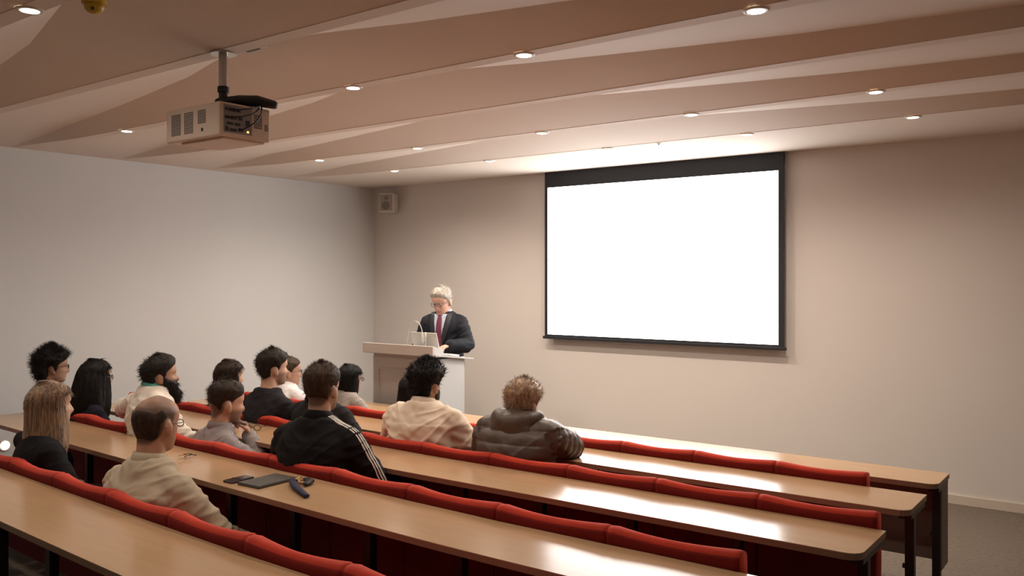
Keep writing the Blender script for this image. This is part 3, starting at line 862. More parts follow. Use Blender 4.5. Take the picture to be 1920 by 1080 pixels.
def tangent_flow(n_, d, lift=.1):
    d = Vector(d); d = d - n_ * d.dot(n_)
    if d.length < .05: d = Vector((n_.x, n_.y, 0)) + Vector((0, -.1, 0))
    return d.normalized() + n_ * lift
FRIENDS = []
def person(label, head, yaw, base=0.42, lean=0.0, head_yaw=0, head_pitch=0, head_roll=0, hs=1.06, wid=1.0, deep=1.0,
           elbow_r=(.07, .13, -.25), wrist_r=(-.02, .30, -.27), elbow_l=(-.07, .13, -.25), wrist_l=(.02, .30, -.27),
           hand_r=None, hand_l=None, skin=(0.52, 0.30, 0.20), hairc=(0.03, 0.02, 0.015), crop=None, top='shirt', top_mat=None, ease=.014,
           wrinkle=.004, sleeve=1.0, collar=None, hair=None, beard=None, glasses=None, stand=False, trouser=(0.03, 0.03, 0.04),
           quilt=False, neck_fwd=.035, drop=0.0, bald=False, wr_head=None, wl_head=None, wl_abs=None, el_abs=None, ears=True, wseed=0.0, skin_name=None, rise=None, shy=0.0):
    """head = world position of the top of the head above its centre; everything else is built around it"""
    hx, hy, ztop = head
    HC = .118 * hs
    k = (ztop - HC - base) / .735
    # body frame: x right, y forwards, origin on the floor under the hips
    hcz = ztop - HC                                  # head centre
    nbz = hcz - .150 * hs - drop; shz = hcz - .245 * hs - drop * 1.2
    hyl = lean + neck_fwd                            # head centre forward of the hips
    cyw, syw = math.cos(yaw), math.sin(yaw)
    root_loc = Vector((hx + syw * hyl, hy - cyw * hyl, 0))
    def L(z): return lean * max(0.0, min(1.15, (z - base) / (nbz - base))) ** 1.2
    Hm = Matrix.Translation((0, hyl, hcz)) @ Matrix.Rotation(R(head_yaw), 4, 'Z') @ Matrix.Rotation(R(head_pitch), 4, 'X') @ Matrix.Rotation(R(head_roll), 4, 'Y') @ Matrix.Scale(hs, 4)
    def H(p): return Hm @ Vector(p)
    # ---- torso rings
    def rings(g, gd=None):
        gd = g if gd is None else gd
        base_r = [(.43, .165, .125), (.50, .172, .130), (.60, .158, .118), (.72, .160, .116), (.84, .176, .124), (.92, .182, .118), (.98, .176, .102), (1.015, .145, .085), (1.045, .098, .070), (1.070, .064, .058)]
        out = []
        for z, w, d in base_r:
            zz = base + (z - .45) / (1.055 - .45) * (nbz + .004 - base)
            if z > .8: zz = float(np.interp(z, [.8, .92, .985, 1.02, 1.055, 1.08], [base + (.35 / .605) * (nbz - base), shz - .045, shz + .012, shz + .045, nbz + .006, nbz + .030]))
            out.append((zz, 0, L(zz) - .012 * (z > .8) , w * wid + g, d * deep + gd))
        return out
    sx = .178 * wid
    S = {1: Vector((sx, L(shz) + shy, shz - .012)), -1: Vector((-sx, L(shz) + shy, shz - .012))}
    E = {1: S[1] + Vector(elbow_r), -1: S[-1] + Vector(elbow_l)}
    Wp = {1: E[1] + Vector(wrist_r), -1: E[-1] + Vector(wrist_l)}
    if el_abs: E[-1] = Vector(el_abs)
    if wl_abs: Wp[-1] = Vector(wl_abs)
    if wr_head: Wp[1] = H(wr_head)
    if wl_head: Wp[-1] = H(wl_head)
    def arm(s, g, upto=1.0, puff=0.0):
        a, b, c = S[s], E[s], Wp[s]
        pts = [a - Vector((s * .05, 0, -.004)), a, a.lerp(b, .35), a.lerp(b, .7), a.lerp(b, .97), b.lerp(c, .1), b.lerp(c, .35), b.lerp(c, .7), c]
        rad = [.058, .058, .052, .046, .043, .044, .044, .036, .029]
        rad = [r * (0.6 + .4 * wid) * (.92 + .08 * deep) + g for r in rad]
        n = len(pts) if upto >= 1 else max(3, int(round(upto * len(pts))))
        return tube(pts[:n], rad[:n], 14)
    def yoke(g):
        zn = nbz - .01
        return [tube([(s * .030, L(nbz) - .015, zn - .012), (s * .09 * wid, L(shz) - .012, (shz + zn) / 2 - .006), (s * sx, L(shz) - .004 + shy, shz)], [.040 + g * .6, .046 + g * .8, .054 + g * .8], 12) for s in (-1, 1)]
    # ---- body
    hv = [H(p) for p in HP.reshape(-1, 3)]
    parts = [(hv, HF)]
    for s in ((-1, 1) if ears else ()):
        rot = Matrix.Rotation(R(head_yaw), 4, 'Z') @ Matrix.Rotation(R(head_pitch), 4, 'X') @ Matrix.Rotation(R(s * -14), 4, 'Z') @ Matrix.Rotation(R(10), 4, 'X')
        parts.append(ellipsoid(H((s * .078, -.012, -.012)), (.010 * hs, .020 * hs, .033 * hs), rot))
        parts.append(ellipsoid(H((s * .076, -.006, -.036)), (.008 * hs, .011 * hs, .014 * hs), rot))
    nb = Vector((0, L(nbz) - .008, nbz - .02))
    parts.append(tube([nb - Vector((0, 0, .06)), nb, nb.lerp(H((0, -.018, -.045)), .5), H((0, -.022, -.045)), H((0, -.018, -.01))],
                      [.074 * hs, .062 * hs, .056 * hs, .056 * hs, .05 * hs], 18))
    parts.append(ringloft(rings(-.006)))
    for s in (-1, 1): parts.append(arm(s, -.004))
    for s, hd in ((1, hand_r), (-1, hand_l)):
        if hd is None:
            dv = (Wp[s] - E[s]).normalized(); nv = Vector((0, 0, 1)) if abs(dv.z) < .8 else Vector((s, 0, 0))
            hd = dict(d=dv, n=nv)
        parts += hand_parts(Wp[s], hd['d'], hd['n'], hd.get('thumb', -s), hd.get('curl', (25, 35, 20)), hd.get('spread', 5), hd.get('sc', 1.0), hd.get('tcurl', 20))
    me = fuse(parts, .0062, 3, .5)
    body = bpy.data.objects.new('person', me); COL.objects.link(body)
    body.location = root_loc; body.rotation_euler = (0, 0, yaw)
    sm = skin_mat(skin_name or ('skin_%d' % len(FRIENDS)), skin, crop or hairc)
    me.materials.clear(); me.materials.append(sm)
    A = co_array(me); Hi = np.array(Hm.inverted())
    q = np.c_[A, np.ones(len(A))] @ Hi.T
    x, y, z = q[:, 0], q[:, 1], q[:, 2]
    lip = np.exp(-(np.abs(x) / .022) ** 4 - ((z + .071) / .008) ** 2) * (y > .05) * (np.abs(z) < .13)
    at = me.attributes.new('lip', 'FLOAT', 'POINT'); at.data.foreach_set('value', lip.astype(np.float32))
    cr = np.zeros(len(A))
    inhead = (z > -.12) & (np.abs(x) < .095) & (np.abs(y) < .14)
    earm = np.exp(-((np.abs(x) - .082) / .010) ** 2 - ((y + .012) / .022) ** 2 - ((z + .014) / .032) ** 2)
    if crop is not None or bald:
        th = np.degrees(np.abs(np.arctan2(x, y)))
        line = np.interp(th, [0, 30, 52, 70, 82, 92, 108, 120, 150, 180], [.070, .068, .052, .035, -.012, .018, .012, -.045, -.078, -.080])
        cr = smoothstep(-.012, .015, z - line) * inhead * .9
        if bald:
            bl = z + .045 * np.exp(-(th / 70) ** 2) + .012 * np.array([noise.noise(Vector((a, b, c)) * 35) for a, b, c in zip(x, y, z)])
            spot = np.exp(-((x + .02) / .030) ** 2 - ((y + .055) / .030) ** 2) * (z > .05)
            cr = cr * (.58 + .42 * smoothstep(.100, .050, bl)) * smoothstep(40, 85, th + 40 * (z > .09)) * (1 - .75 * spot)
    if beard:
        st = beard.get('stubble', 0)
        if st:
            bz = smoothstep(-.020, -.045, z) * smoothstep(-.13, -.11, z) * smoothstep(-.01, .02, y)
            cr = np.maximum(cr, st * bz * inhead * (1 - .7 * lip))
    cr = cr * (1 - np.clip(earm * 1.5, 0, 1))
    at = me.attributes.new('crop', 'FLOAT', 'POINT'); at.data.foreach_set('value', cr.astype(np.float32))
    tag(body, label, 'person')
    # ---- top garment
    gp = [ringloft(rings(ease, ease))] + yoke(ease) + [arm(1, ease * .9, sleeve), arm(-1, ease * .9, sleeve)]
    gm = fuse(gp, .0085, 8, .5)
    A = co_array(gm); N = nrm_array(gm)
    disp = np.zeros(len(A))
    arms = []
    for s in (1, -1):
        arms.append((S[s], E[s])); arms.append((E[s], Wp[s]))
    for i in range(len(A)):
        p = Vector(A[i])
        v = noise.noise(Vector((p.x * 5 + wseed, p.y * 5, p.z * 15))) * .9 + noise.noise(Vector((p.x * 13, p.y * 13 + wseed, p.z * 26 + p.x * 12))) * .5
        rg = 1 - abs(noise.noise(Vector((p.x * 5.5 + wseed * 2, p.y * 5.5, p.z * 14 - abs(p.x) * 9)))) * 4.2
        v += 1.2 * max(0.0, rg)
        v += 1.2 * (max(0.0, 1 - 3.2 * abs(noise.noise(Vector((p.x * 3.2 + wseed, p.y * 3.2, p.z * 11 + p.x * 3)))))) * (1 if p.z < shz - .02 else .3)
        # folds near the armpit and elbow run across
        for s in (1, -1):
            dd = (p - (S[s] + Vector((-s * .03, -.03, -.10)))).length
            v += 1.3 * math.exp(-(dd / .10) ** 2) * math.sin((p.z * 70 + s * p.x * 55) + wseed)
            dd = (p - E[s]).length
            v += 1.1 * math.exp(-(dd / .09) ** 2) * math.sin((p - S[s]).length * 130)
        disp[i] = v * wrinkle
        if quilt:
            best = None
            for ai, (a, b) in enumerate(arms):
                ab = b - a; t_ = max(0, min(1, (p - a).dot(ab) / ab.length_squared)); dd = (p - a - ab * t_).length
                if best is None or dd < best[0]: best = (dd, t_ * ab.length + (ai % 2) * .28)
            if best[0] < .095 and abs(p.x) > sx * .95: sq = best[1] / .072
            else: sq = (p.z + .10 * p.y) / .082
            g = abs(math.sin(math.pi * sq)); disp[i] += .014 * (g ** .45 - .75)
    disp = np.maximum(disp, -.55 * ease)
    set_co(gm, A + N * disp[:, None])
    g = link(top, gm, top_mat, body, True)
    gb = BVHTree.FromPolygons([v.co.copy() for v in gm.vertices], [tuple(p.vertices) for p in gm.polygons])
    # ---- collar band around the neck
    if collar:
        ch, cr_, ct, cm = collar['h'], collar.get('r', .066), collar.get('t', .010), collar.get('m', top_mat)
        c0 = Vector((0, L(nbz) - .008, nbz + collar.get('dz', .004))); V = []; F = []; seg = 40
        up = (H((0, -.02, -.05)) - c0).normalized()
        up = (up + Vector((0, 0, 1.5))).normalized()
        a1 = Vector((1, 0, 0)); a2 = up.cross(a1) * 1.0
        gap = collar.get('gap', 24)
        for i, (rr, hh) in enumerate(((cr_ * 1.06, -.012), (cr_ * 1.10 + ct, -.004), (cr_ + ct * .9, ch * .55), (cr_ * .97 + ct * .5, ch), (cr_ * .95, ch * .97), (cr_ * .93, ch * .4), (cr_ * .98, -.012))):
            for j in range(seg):
                a = R(90 + gap / 2) + (2 * math.pi - R(gap)) * j / (seg - 1)
                fr_ = .5 - .5 * math.sin(a)
                V.append(c0 + a1 * math.cos(a) * rr + a2 * math.sin(a) * rr + up * (hh * (.75 + .35 * fr_)))
        for i in range(6):
            for j in range(seg - 1):
                a = i * seg + j; F.append((a, a + 1, a + 1 + seg, a + seg))
        link('collar', mesh(V, F), cm, body, True)
    # ---- trousers and shoes
    tm = mat('trousers_%.3f_%.3f_%.3f' % trouser, trouser, 0.85, var=0.2, bump=0.15)
    if stand:
        leg = lambda s: [Vector((s * .085, 0, base + .02)), Vector((s * .095, .01, base * .56)), Vector((s * .10, -.01, base * .30)), Vector((s * .10, -.03, .07))]
        lr = [.092, .075, .060, .052]
    else:
        leg = lambda s: [Vector((s * .085, -.02, base + .075)), Vector((s * .11, .18, base + .07)), Vector((s * .12, .36, base + .05)), Vector((s * .12, .38, base * .5)), Vector((s * .12, .36, .08))]
        lr = [.085, .078, .062, .054, .046]
    tm_ = fuse([tube(leg(s), lr, 14) for s in (-1, 1)] + [ringloft([(base + .0, 0, 0, .15 * wid, .11), (base + .06, 0, 0, .165 * wid, .12), (base + .14, 0, 0, .160 * wid, .118)])], .016, 4)
    link('trousers', tm_, tm, body, True)
    for s in (-1, 1):
        f = leg(s)[-1]
        link('shoe', mesh(*tube([(f.x, f.y - .05, .045), (f.x, f.y + .05, .045), (f.x, f.y + .14, .034), (f.x, f.y + .18, .028)], [(.043, .036), (.042, .040), (.032, .042), (.024, .032)], 14, up=(0, 0, 1))), mat('shoe_leather', (0.02, 0.015, 0.012), 0.4, var=0.2), body, True)
    # ---- hair, beard, glasses are given in head coordinates
    hm = hair_mat('hair_%d' % len(FRIENDS), hairc, tuple(c * .45 for c in hairc)) if not isinstance(hair, dict) or 'm' not in hair else hair['m']
    if hair:
        V, F = hair['geo']()
        link('hair', mesh([H(p) for p in V], F), hm, body, True)
    if beard and 'geo' in beard:
        V, F = beard['geo']()
        link('beard', mesh([H(p) for p in V], F), beard.get('m', hm), body, True)
    if glasses:
        gl = bpy.data.objects.new('glasses', bpy.data.meshes.new('m'))
        V = []; F = []; pr = []
        for s in (-1, 1):
            rp = [H((s * .032 + .020 * math.cos(a), .101, -.002 + .015 * math.sin(a))) for a in [2 * math.pi * i / 20 for i in range(21)]]
            pr.append(tube(rp, .0022 * glasses, 6))
            pr.append(tube([H((s * .052, .100, .004)), H((s * .076, .06, .004)), H((s * .082, -.005, .004)), H((s * .080, -.03, -.012))], .0022 * glasses, 6))
        pr.append(tube([H((-.012, .101, .002)), H((0, .106, .005)), H((.012, .101, .002))], .0022 * glasses, 6))
        link('glasses', mesh(*join(pr)), mat('glasses_frame', (0.03, 0.025, 0.025), 0.3), body, True)
    FRIENDS.append(body)
    return dict(body=body, H=H, Hm=Hm, bvh=gb, S=S, E=E, W=Wp, L=L, nbz=nbz, shz=shz, base=base, k=k, gm=gm, sx=sx)

def cap_hair(t, n=500, ln=.03, flow=None, front=.070, nape=-.075, burn=-.005, rough=.004, rscale=35, seed=0, rad=.0016, curl=0, curl_n=2.0, jitter=.3, tmask=None, extra=None, droop=0.0, edge=.018):
    if not callable(t): tt = t; t = lambda th, z: tt
    flow = flow or (lambda p, n_: tangent_flow(n_, (0, -.6, -.8), .2))
    def geo():
        P, T = hair_shell(t, front, nape, burn, edge, rough, rscale, seed, tmask)
        pr = [([Vector(p) for p in P.reshape(-1, 3)], grid_faces(*P.shape[:2], caps=False) + [tuple((P.shape[0] - 1) * P.shape[1] + k for k in range(P.shape[1]))[::-1]])]
        pr.append(strands(P, T, n, ln, flow, rad, curl, curl_n, seed + 1, jitter, droop=droop))
        if extra: pr += extra()
        return join(pr)
    return geo
def long_hair(t, rings, n=500, front=.074, seed=0, groove=.035, lock=700, lock_len=.10, fringe=.012, nape=-.08, burn=-.03, rad=.0022):
    ex = lambda: [curtain(rings, groove=groove, seed=seed, fringe=fringe), curtain_strands(rings, lock, seed + 3, rad, lock_len)]
    return cap_hair(t, n * 2, .045, lambda p, n_: tangent_flow(n_, (0, -.25, -1), .03), front, nape, burn, .003, 40, seed, .0018, jitter=.06, extra=ex)
def beard_geo(t, low=-.125, n=500, ln=.02, seed=5, hang=0.0):
    """full beard over cheeks, chin and upper throat"""
    def geo():
        P = HP.copy(); T = np.zeros(P.shape[:2])
        for i in range(P.shape[0]):
            for j in range(P.shape[1]):
                th, z = abs(math.degrees(HT[j])), HZ[i]; p = Vector(P[i, j])
                top = float(np.interp(th, [0, 12, 22, 40, 70, 86, 95], [-.056, -.054, -.060, -.046, -.022, .012, -.01]))
                m = float(smoothstep(-.008, .008, top - z)) * float(smoothstep(102, 88, th))
                if th < 20 and -.080 < z < -.064: m *= .25
                nv = Vector((p.x, p.y, p.z * .5)).normalized()
                tt = -.006 + (t * (1 + .5 * float(smoothstep(-.06, -.11, z))) + .006 + .003 * noise.noise(p * 60)) * m
                T[i, j] = tt if m > .4 else -1
                q = p + nv * tt
                if m > .4 and z < -.085 and th < 70: q.z -= hang * (-.085 - z) / .033; q.y += hang * .25
                P[i, j] = np.array(q)
        pr = [([Vector(p) for p in P.reshape(-1, 3)], grid_faces(*P.shape[:2], caps=False) + [tuple(range(P.shape[1]))])]
        pr.append(strands(P, T, n, ln, lambda p, n_: (n_.x * .5, n_.y * .5, -.8), .0014, seed=seed, jitter=.3))
        return join(pr)
    return geo
def cloth_strip(bvh, axis_pts, out_dirs, width, off, name, m, parent):
    """narrow strip of cloth laid on a garment: points are shot onto its surface from outside"""
    pts = []
    for a, d in zip(axis_pts, out_dirs):
        d = Vector(d).normalized(); hit = bvh.ray_cast(Vector(a) + d * .4, -d)
        if hit[0] is not None: pts.append((hit[0], hit[1]))
    for _ in range(4):
        pts = [pts[0]] + [((pts[i - 1][0] + pts[i][0] * 2 + pts[i + 1][0]) / 4, (pts[i - 1][1] + pts[i][1] * 2 + pts[i + 1][1]).normalized()) for i in range(1, len(pts) - 1)] + [pts[-1]]
    V = []; F = []
    n = len(pts)
    for i, (p, nn) in enumerate(pts):
        t_ = (pts[min(n - 1, i + 1)][0] - pts[max(0, i - 1)][0]).normalized(); s_ = t_.cross(nn).normalized()
        nn = s_.cross(t_).normalized()
        for (a, b) in ((-width / 2, -.003), (-width / 2, off), (width / 2, off), (width / 2, -.003)):
            V.append(p + s_ * a + nn * b)
    for i in range(n - 1):
        for k in range(3):
            a = i * 4 + k; F.append((a, a + 1, a + 5, a + 4))
    F.append((0, 1, 2, 3)); F.append(tuple((n - 1) * 4 + k for k in (3, 2, 1, 0)))
    return link(name, mesh(V, F), m, parent, False)
def cloth_patch(bvh, outline_rows, off, name, m, parent, direction=(0, -1, 0)):
    """patch on the front of a garment: rows of (x, z) points shot back onto the surface"""
    V = []; F = []; n = len(outline_rows[0]); D = Vector(direction)
    for r in outline_rows:
        for (x, z) in r:
            hit = bvh.ray_cast(Vector((x, 0, z)) - D * .6, D)
            p = hit[0] if hit[0] is not None else Vector((x, .1, z))
            V.append(p - D * off)
    for i in range(len(outline_rows) - 1):
        for k in range(n - 1):
            a = i * n + k; F.append((a, a + 1, a + 1 + n, a + n))
    o = link(name, mesh(V, F), m, parent, True)
    md = o.modifiers.new('thickness', 'SOLIDIFY'); md.thickness = .004; md.offset = 0
    return o

def back_y(k, x): r = ROWS[k]; return r.near + r.depth + r.bend(x)
C_cloth = dict(bump=0.25, bscale=(240, 240, 240), var=0.12, vscale=(10, 10, 10), spec=0.2)

# --- nearest seats: blonde person in black, balding man
per = person('person in black with straight shoulder-length blonde hair, at the far left of the nearest row',
    (-5.03, 2.36, 1.175), R(-14), base=.43, lean=.02, head_yaw=2, head_pitch=3, ears=False, hs=1.12, wid=.98, drop=-.03, skin=(.55, .33, .23), hairc=(.27, .165, .085),
    elbow_l=(-.22, -.03, .01), wrist_l=(.03, .12, -.19), top='sweater',
    top_mat=mat('black_knit', (.010, .010, .012), .9, **C_cloth), wrinkle=.003,
    hair=dict(m=mat('blonde_hair', (.34, .205, .105), .45, col2=(.105, .055, .028), vscale=(110, 110, 5), bump=.6, bscale=(200, 200, 10), sheen=.2),
              geo=long_hair(.012, [(.03, -.018, .082, .097), (-.03, -.020, .088, .097), (-.08, -.022, .093, .098), (-.15, -.028, .106, .102), (-.205, -.032, .117, .102), (-.24, -.032, .110, .090)], n=900, seed=3, lock=1900, lock_len=.15, rad=.0026, fringe=.03)))
shirt_m = stripe_mat('checked_shirt', (.50, .42, .30), (.40, .33, .22), 75, 'X', .5, True)
per = person('balding man in a pale checked shirt with his back to the viewer, nearest row',
    (-3.885, 2.325, 1.200), R(10), base=.43, lean=.05, head_yaw=4, head_pitch=-4, hs=1.17, wid=1.10, deep=1.08, skin=(.50, .265, .165), hairc=(.055, .030, .018),
    elbow_r=(.12, .17, -.25), wrist_r=(-.02, .27, -.13), top='shirt', top_mat=shirt_m, wrinkle=.0065, wseed=2.0, ease=.022,
    collar=dict(h=.045, r=.072, t=.008, m=shirt_m), glasses=1.0,
    hair=dict(geo=cap_hair(lambda th, z: .005, 1500, .010, None, .075, -.085, -.01, .0015, 60, 4, .0012, jitter=.2,
              tmask=lambda th, z: float(smoothstep(.085, .030, z + .02 * noise.noise(Vector((math.cos(th) * 3, math.sin(th) * 3, z * 30))))) * float(smoothstep(75, 118, abs(math.degrees(th))))))
    , bald=True)
# --- second seats from the back
per = person('person with a mop of dark curly hair, leftmost in the audience',
    (-6.86, 3.24, 1.205), R(-22), base=.42, lean=.02, head_yaw=0, hs=1.05, wid=.95, skin=(.40, .23, .15), hairc=(.020, .014, .012),
    top='jacket', top_mat=mat('dark_jacket', (.015, .013, .014), .8, **C_cloth), glasses=1.0,
    hair=dict(geo=cap_hair(lambda th, z: .030 + .012 * max(0, -math.cos(th)), 2200, .040, lambda p, n_: (n_.x, n_.y - .15, n_.z), .066, -.10, -.03, .018, 26, 6, .0016, .008, 1.6, .45)))
per = person('person with long thick dark hair and glasses, beside the curly-haired one',
    (-6.33, 3.30, 1.155), R(-12), base=.40, lean=.03, ears=False, hs=1.06, wid=.92, skin=(.45, .26, .17), hairc=(.016, .010, .009),
    top='sweater', top_mat=mat('navy_knit', (.010, .010, .018), .9, **C_cloth), glasses=1.4,
    hair=dict(geo=long_hair(.016, [(.05, -.018, .086, .104), (0, -.022, .102, .112), (-.06, -.028, .118, .122), (-.13, -.034, .134, .130), (-.20, -.040, .142, .134), (-.27, -.044, .138, .126), (-.31, -.044, .120, .105)], n=900, seed=8, lock=1500, groove=.055, lock_len=.11)))
white_m = mat('white_shirt_cloth', (.78, .70, .60), .8, **C_cloth)
per = person('bearded man in a white shirt with his arm over the seat back',
    (-5.43, 3.28, 1.235), R(-22), base=.42, lean=.05, head_yaw=-2, head_pitch=5, drop=-.085, hs=1.10, wid=1.10, deep=1.05, skin=(.46, .25, .16), hairc=(.022, .014, .010),
    elbow_l=(-.31, -.13, -.09), wrist_l=(-.05, .17, -.12), elbow_r=(.12, .14, -.22), wrist_r=(-.02, .25, -.10), top='shirt', top_mat=white_m, wrinkle=.006, ease=.020, sleeve=.62,
    collar=dict(h=.034, r=.070, m=mat('teal_collar', (.12, .40, .38), .8)),
    hair=dict(geo=cap_hair(lambda th, z: .014 + .014 * max(0, math.cos(th)) * float(smoothstep(.02, .10, z)), 900, .030, lambda p, n_: (n_.x * .3, -.9, n_.z * .2 - .1), .070, -.08, -.02, .004, 30, 9)),
    beard=dict(stubble=.9, geo=beard_geo(.016, n=900, ln=.03, hang=.035)))
strip_m = stripe_mat('pinstripe_shirt', (.32, .275, .26), (.17, .145, .15), 64, 'DIAGONAL', .45)
per = person('man in a fine grey striped shirt resting his chin on his hand',
    (-4.80, 3.36, 1.095), R(-6), base=.38, drop=-.02, lean=.11, head_yaw=-12, head_pitch=-4, hs=1.14, wid=1.0, skin=(.52, .29, .19), hairc=(.050, .028, .017), crop=(.10, .060, .040),
    elbow_r=(.05, .20, -.14), wr_head=(.035, .130, -.180), hand_r=dict(d=(-.15, -.20, .95), n=(.35, .90, .15), thumb=-1, curl=(50, 60, 40), sc=1.05),
    top='shirt', top_mat=strip_m, wrinkle=.005, wseed=5.0, ease=.018, collar=dict(h=.038, r=.068, m=strip_m),
    hair=dict(geo=cap_hair(lambda th, z: .004 + .020 * float(smoothstep(.03, .09, z)), 900, .022, lambda p, n_: (n_.x * .3, -.5, n_.z * .6), .068, .0, .01, .004, 40, 12, .0013, edge=.03)),
    beard=dict(stubble=.75))
track_m = mat('black_tracksuit', (.007, .006, .007), .8, **C_cloth)
trk = person('man in a black tracksuit top with white sleeve stripes, centre of the fourth desk row',
    (-3.70, 3.21, 1.285), R(16), base=.42, lean=.02, head_yaw=0, head_pitch=2, hs=1.10, wid=1.12, deep=1.08, skin=(.52, .30, .20), hairc=(.075, .040, .020), crop=(.060, .036, .022),
    elbow_r=(.12, .12, -.27), wrist_r=(-.05, .27, -.06), elbow_l=(-.13, .10, -.27), top='track_jacket', top_mat=track_m, wrinkle=.005, wseed=1.0, ease=.026,
    collar=dict(h=.050, r=.070, t=.012, m=track_m),
    hair=dict(geo=cap_hair(lambda th, z: .006 + .016 * float(smoothstep(.02, .10, z)), 1300, .018, lambda p, n_: (n_.x * .4, -.35, n_.z * .6 + .1), .070, -.03, .0, .003, 40, 15, .0013, edge=.025)),
    beard=dict(stubble=.55))
stripe_white = mat('white_stripe', (.72, .70, .64), .8)
S, E, W, bvh = trk['S'], trk['E'], trk['W'], trk['bvh']
for i in range(3):
    pts = []; dirs = []
    n0 = Vector((.075, trk['L'](trk['nbz']) - .012, trk['nbz'] + .0))
    chain = [n0, S[1] + Vector((-.02, 0, 0)), S[1].lerp(E[1], .3), S[1].lerp(E[1], .65), E[1]]
    for a in range(36):
        q = a / 35 * (len(chain) - 1); j = min(int(q), len(chain) - 2); p = chain[j].lerp(chain[j + 1], q - j)
        s = a / 35; dv = Vector((.25 + .75 * min(1, s * 1.6), -.10 - .30 * s, 1.0 - .75 * min(1, s * 1.4)))
        ax = (chain[j + 1] - chain[j]).normalized(); sd = ax.cross(dv).normalized()
        pts.append(p + sd * (i - 1) * .017); dirs.append(dv)
    cloth_strip(bvh, pts, dirs, .0075, .0045, 'sleeve_stripe', stripe_white, trk['body'])
# --- middle seats
per = person('person with long brown hair in profile, behind the striped-shirt man',
    (-5.80, 4.09, 1.125), R(-10), base=.38, lean=.02, ears=False, hs=1.06, wid=.90, skin=(.55, .32, .22), hairc=(.050, .024, .014),
    top='sweater', top_mat=mat('brown_knit', (.045, .030, .026), .9, **C_cloth),
    hair=dict(geo=long_hair(.012, [(.04, -.020, .082, .096), (-.03, -.024, .088, .092), (-.10, -.028, .094, .088), (-.20, -.032, .098, .088), (-.27, -.03, .088, .075)], n=800, seed=21, lock=1000)))
swe_m = mat('charcoal_sweater', (.018, .016, .019), .9, **C_cloth)
per = person('dark-haired man in a charcoal sweater turned to the right, middle row',
    (-5.25, 4.08, 1.230), R(-4), base=.40, lean=.02, head_yaw=-14, head_pitch=0, hs=1.09, wid=1.10, skin=(.56, .33, .23), hairc=(.030, .018, .012),
    top='sweater', top_mat=swe_m, wrinkle=.005, wseed=3.0, ease=.022, elbow_r=(.12, .14, -.25), collar=dict(h=.018, r=.070, t=.010, m=swe_m, gap=4),
    hair=dict(geo=cap_hair(lambda th, z: .012 + .012 * float(smoothstep(.0, .09, z)), 1000, .028, lambda p, n_: (n_.x * .3 + .1, -.5, n_.z * .3 - .2), .068, -.07, -.02, .005, 32, 24)),
    beard=dict(stubble=.55))
hid_m = mat('black_hoodie', (.012, .011, .012), .85, **C_cloth)
hid = person('person in a black hooded jacket mostly hidden behind the tracksuit man',
    (-4.68, 4.09, 1.110), R(0), base=.40, drop=-.07, lean=.03, hs=1.04, wid=1.12, skin=(.50, .29, .19), hairc=(.03, .02, .014),
    top='jacket', top_mat=hid_m, ease=.028, collar=dict(h=.07, r=.085, t=.022, m=hid_m),
    hair=dict(geo=cap_hair(.014, 500, .025, None, seed=27)))
cream_m = mat('cream_shirt_cloth', (.80, .66, .52), .8, **C_cloth)
crm = person('black-haired man in a cream shirt, middle row, in front of the lectern',
    (-3.70, 4.07, 1.215), R(12), base=.40, drop=-.05, lean=.03, head_yaw=-8, head_pitch=0, hs=1.07, wid=1.14, deep=1.1, skin=(.46, .25, .16), hairc=(.012, .009, .008),
    elbow_r=(.12, .13, -.24), wrist_r=(-.04, .25, -.05), elbow_l=(-.12, .12, -.24), top='shirt', top_mat=cream_m, wrinkle=.0075, wseed=7.0, ease=.026, collar=dict(h=.036, r=.070, m=cream_m),
    hair=dict(geo=cap_hair(lambda th, z: .012 + .026 * float(smoothstep(.01, .09, z)), 1500, .034, lambda p, n_: (n_.x * .7, n_.y * .5 - .1, n_.z + .25), .066, -.085, -.03, .010, 30, 30, .0022, jitter=.45)),
    beard=dict(stubble=.9, geo=beard_geo(.004, n=300, ln=.007)))
puf_m = mat('brown_puffer', (.085, .058, .042), .45, var=.2, vscale=(9, 9, 9), bump=.25, bscale=(45, 45, 60))
puf = person('person with short fair hair in a brown quilted puffer jacket, hand at the cheek',
    (-2.965, 4.10, 1.165), R(8), base=.40, drop=-.075, lean=.07, head_yaw=-4, head_pitch=-6, head_roll=4, hs=1.08, wid=1.12, deep=1.12, skin=(.60, .37, .27), hairc=(.30, .165, .075),
    elbow_r=(.0, .29, -.10), wr_head=(.070, .205, -.150), hand_r=dict(d=(-.15, -.40, .85), n=(.70, .65, .2), thumb=1, curl=(55, 65, 40)),
    elbow_l=(-.13, .15, -.24), top='puffer_jacket', top_mat=puf_m, ease=.044, wrinkle=.003, quilt=True, rise=None,
    hair=dict(m=mat('fair_hair', (.42, .25, .12), .45, col2=(.15, .075, .035), vscale=(60, 60, 20), bump=.6, bscale=(130, 130, 30), sheen=.4),
              geo=cap_hair(lambda th, z: .014 + .010 * float(smoothstep(-.02, .08, z)), 1800, .026, lambda p, n_: (n_.x * .5, n_.y * .4 - .25, n_.z * .35 - .25), .058, -.10, -.05, .006, 30, 33, .0018, jitter=.4)))
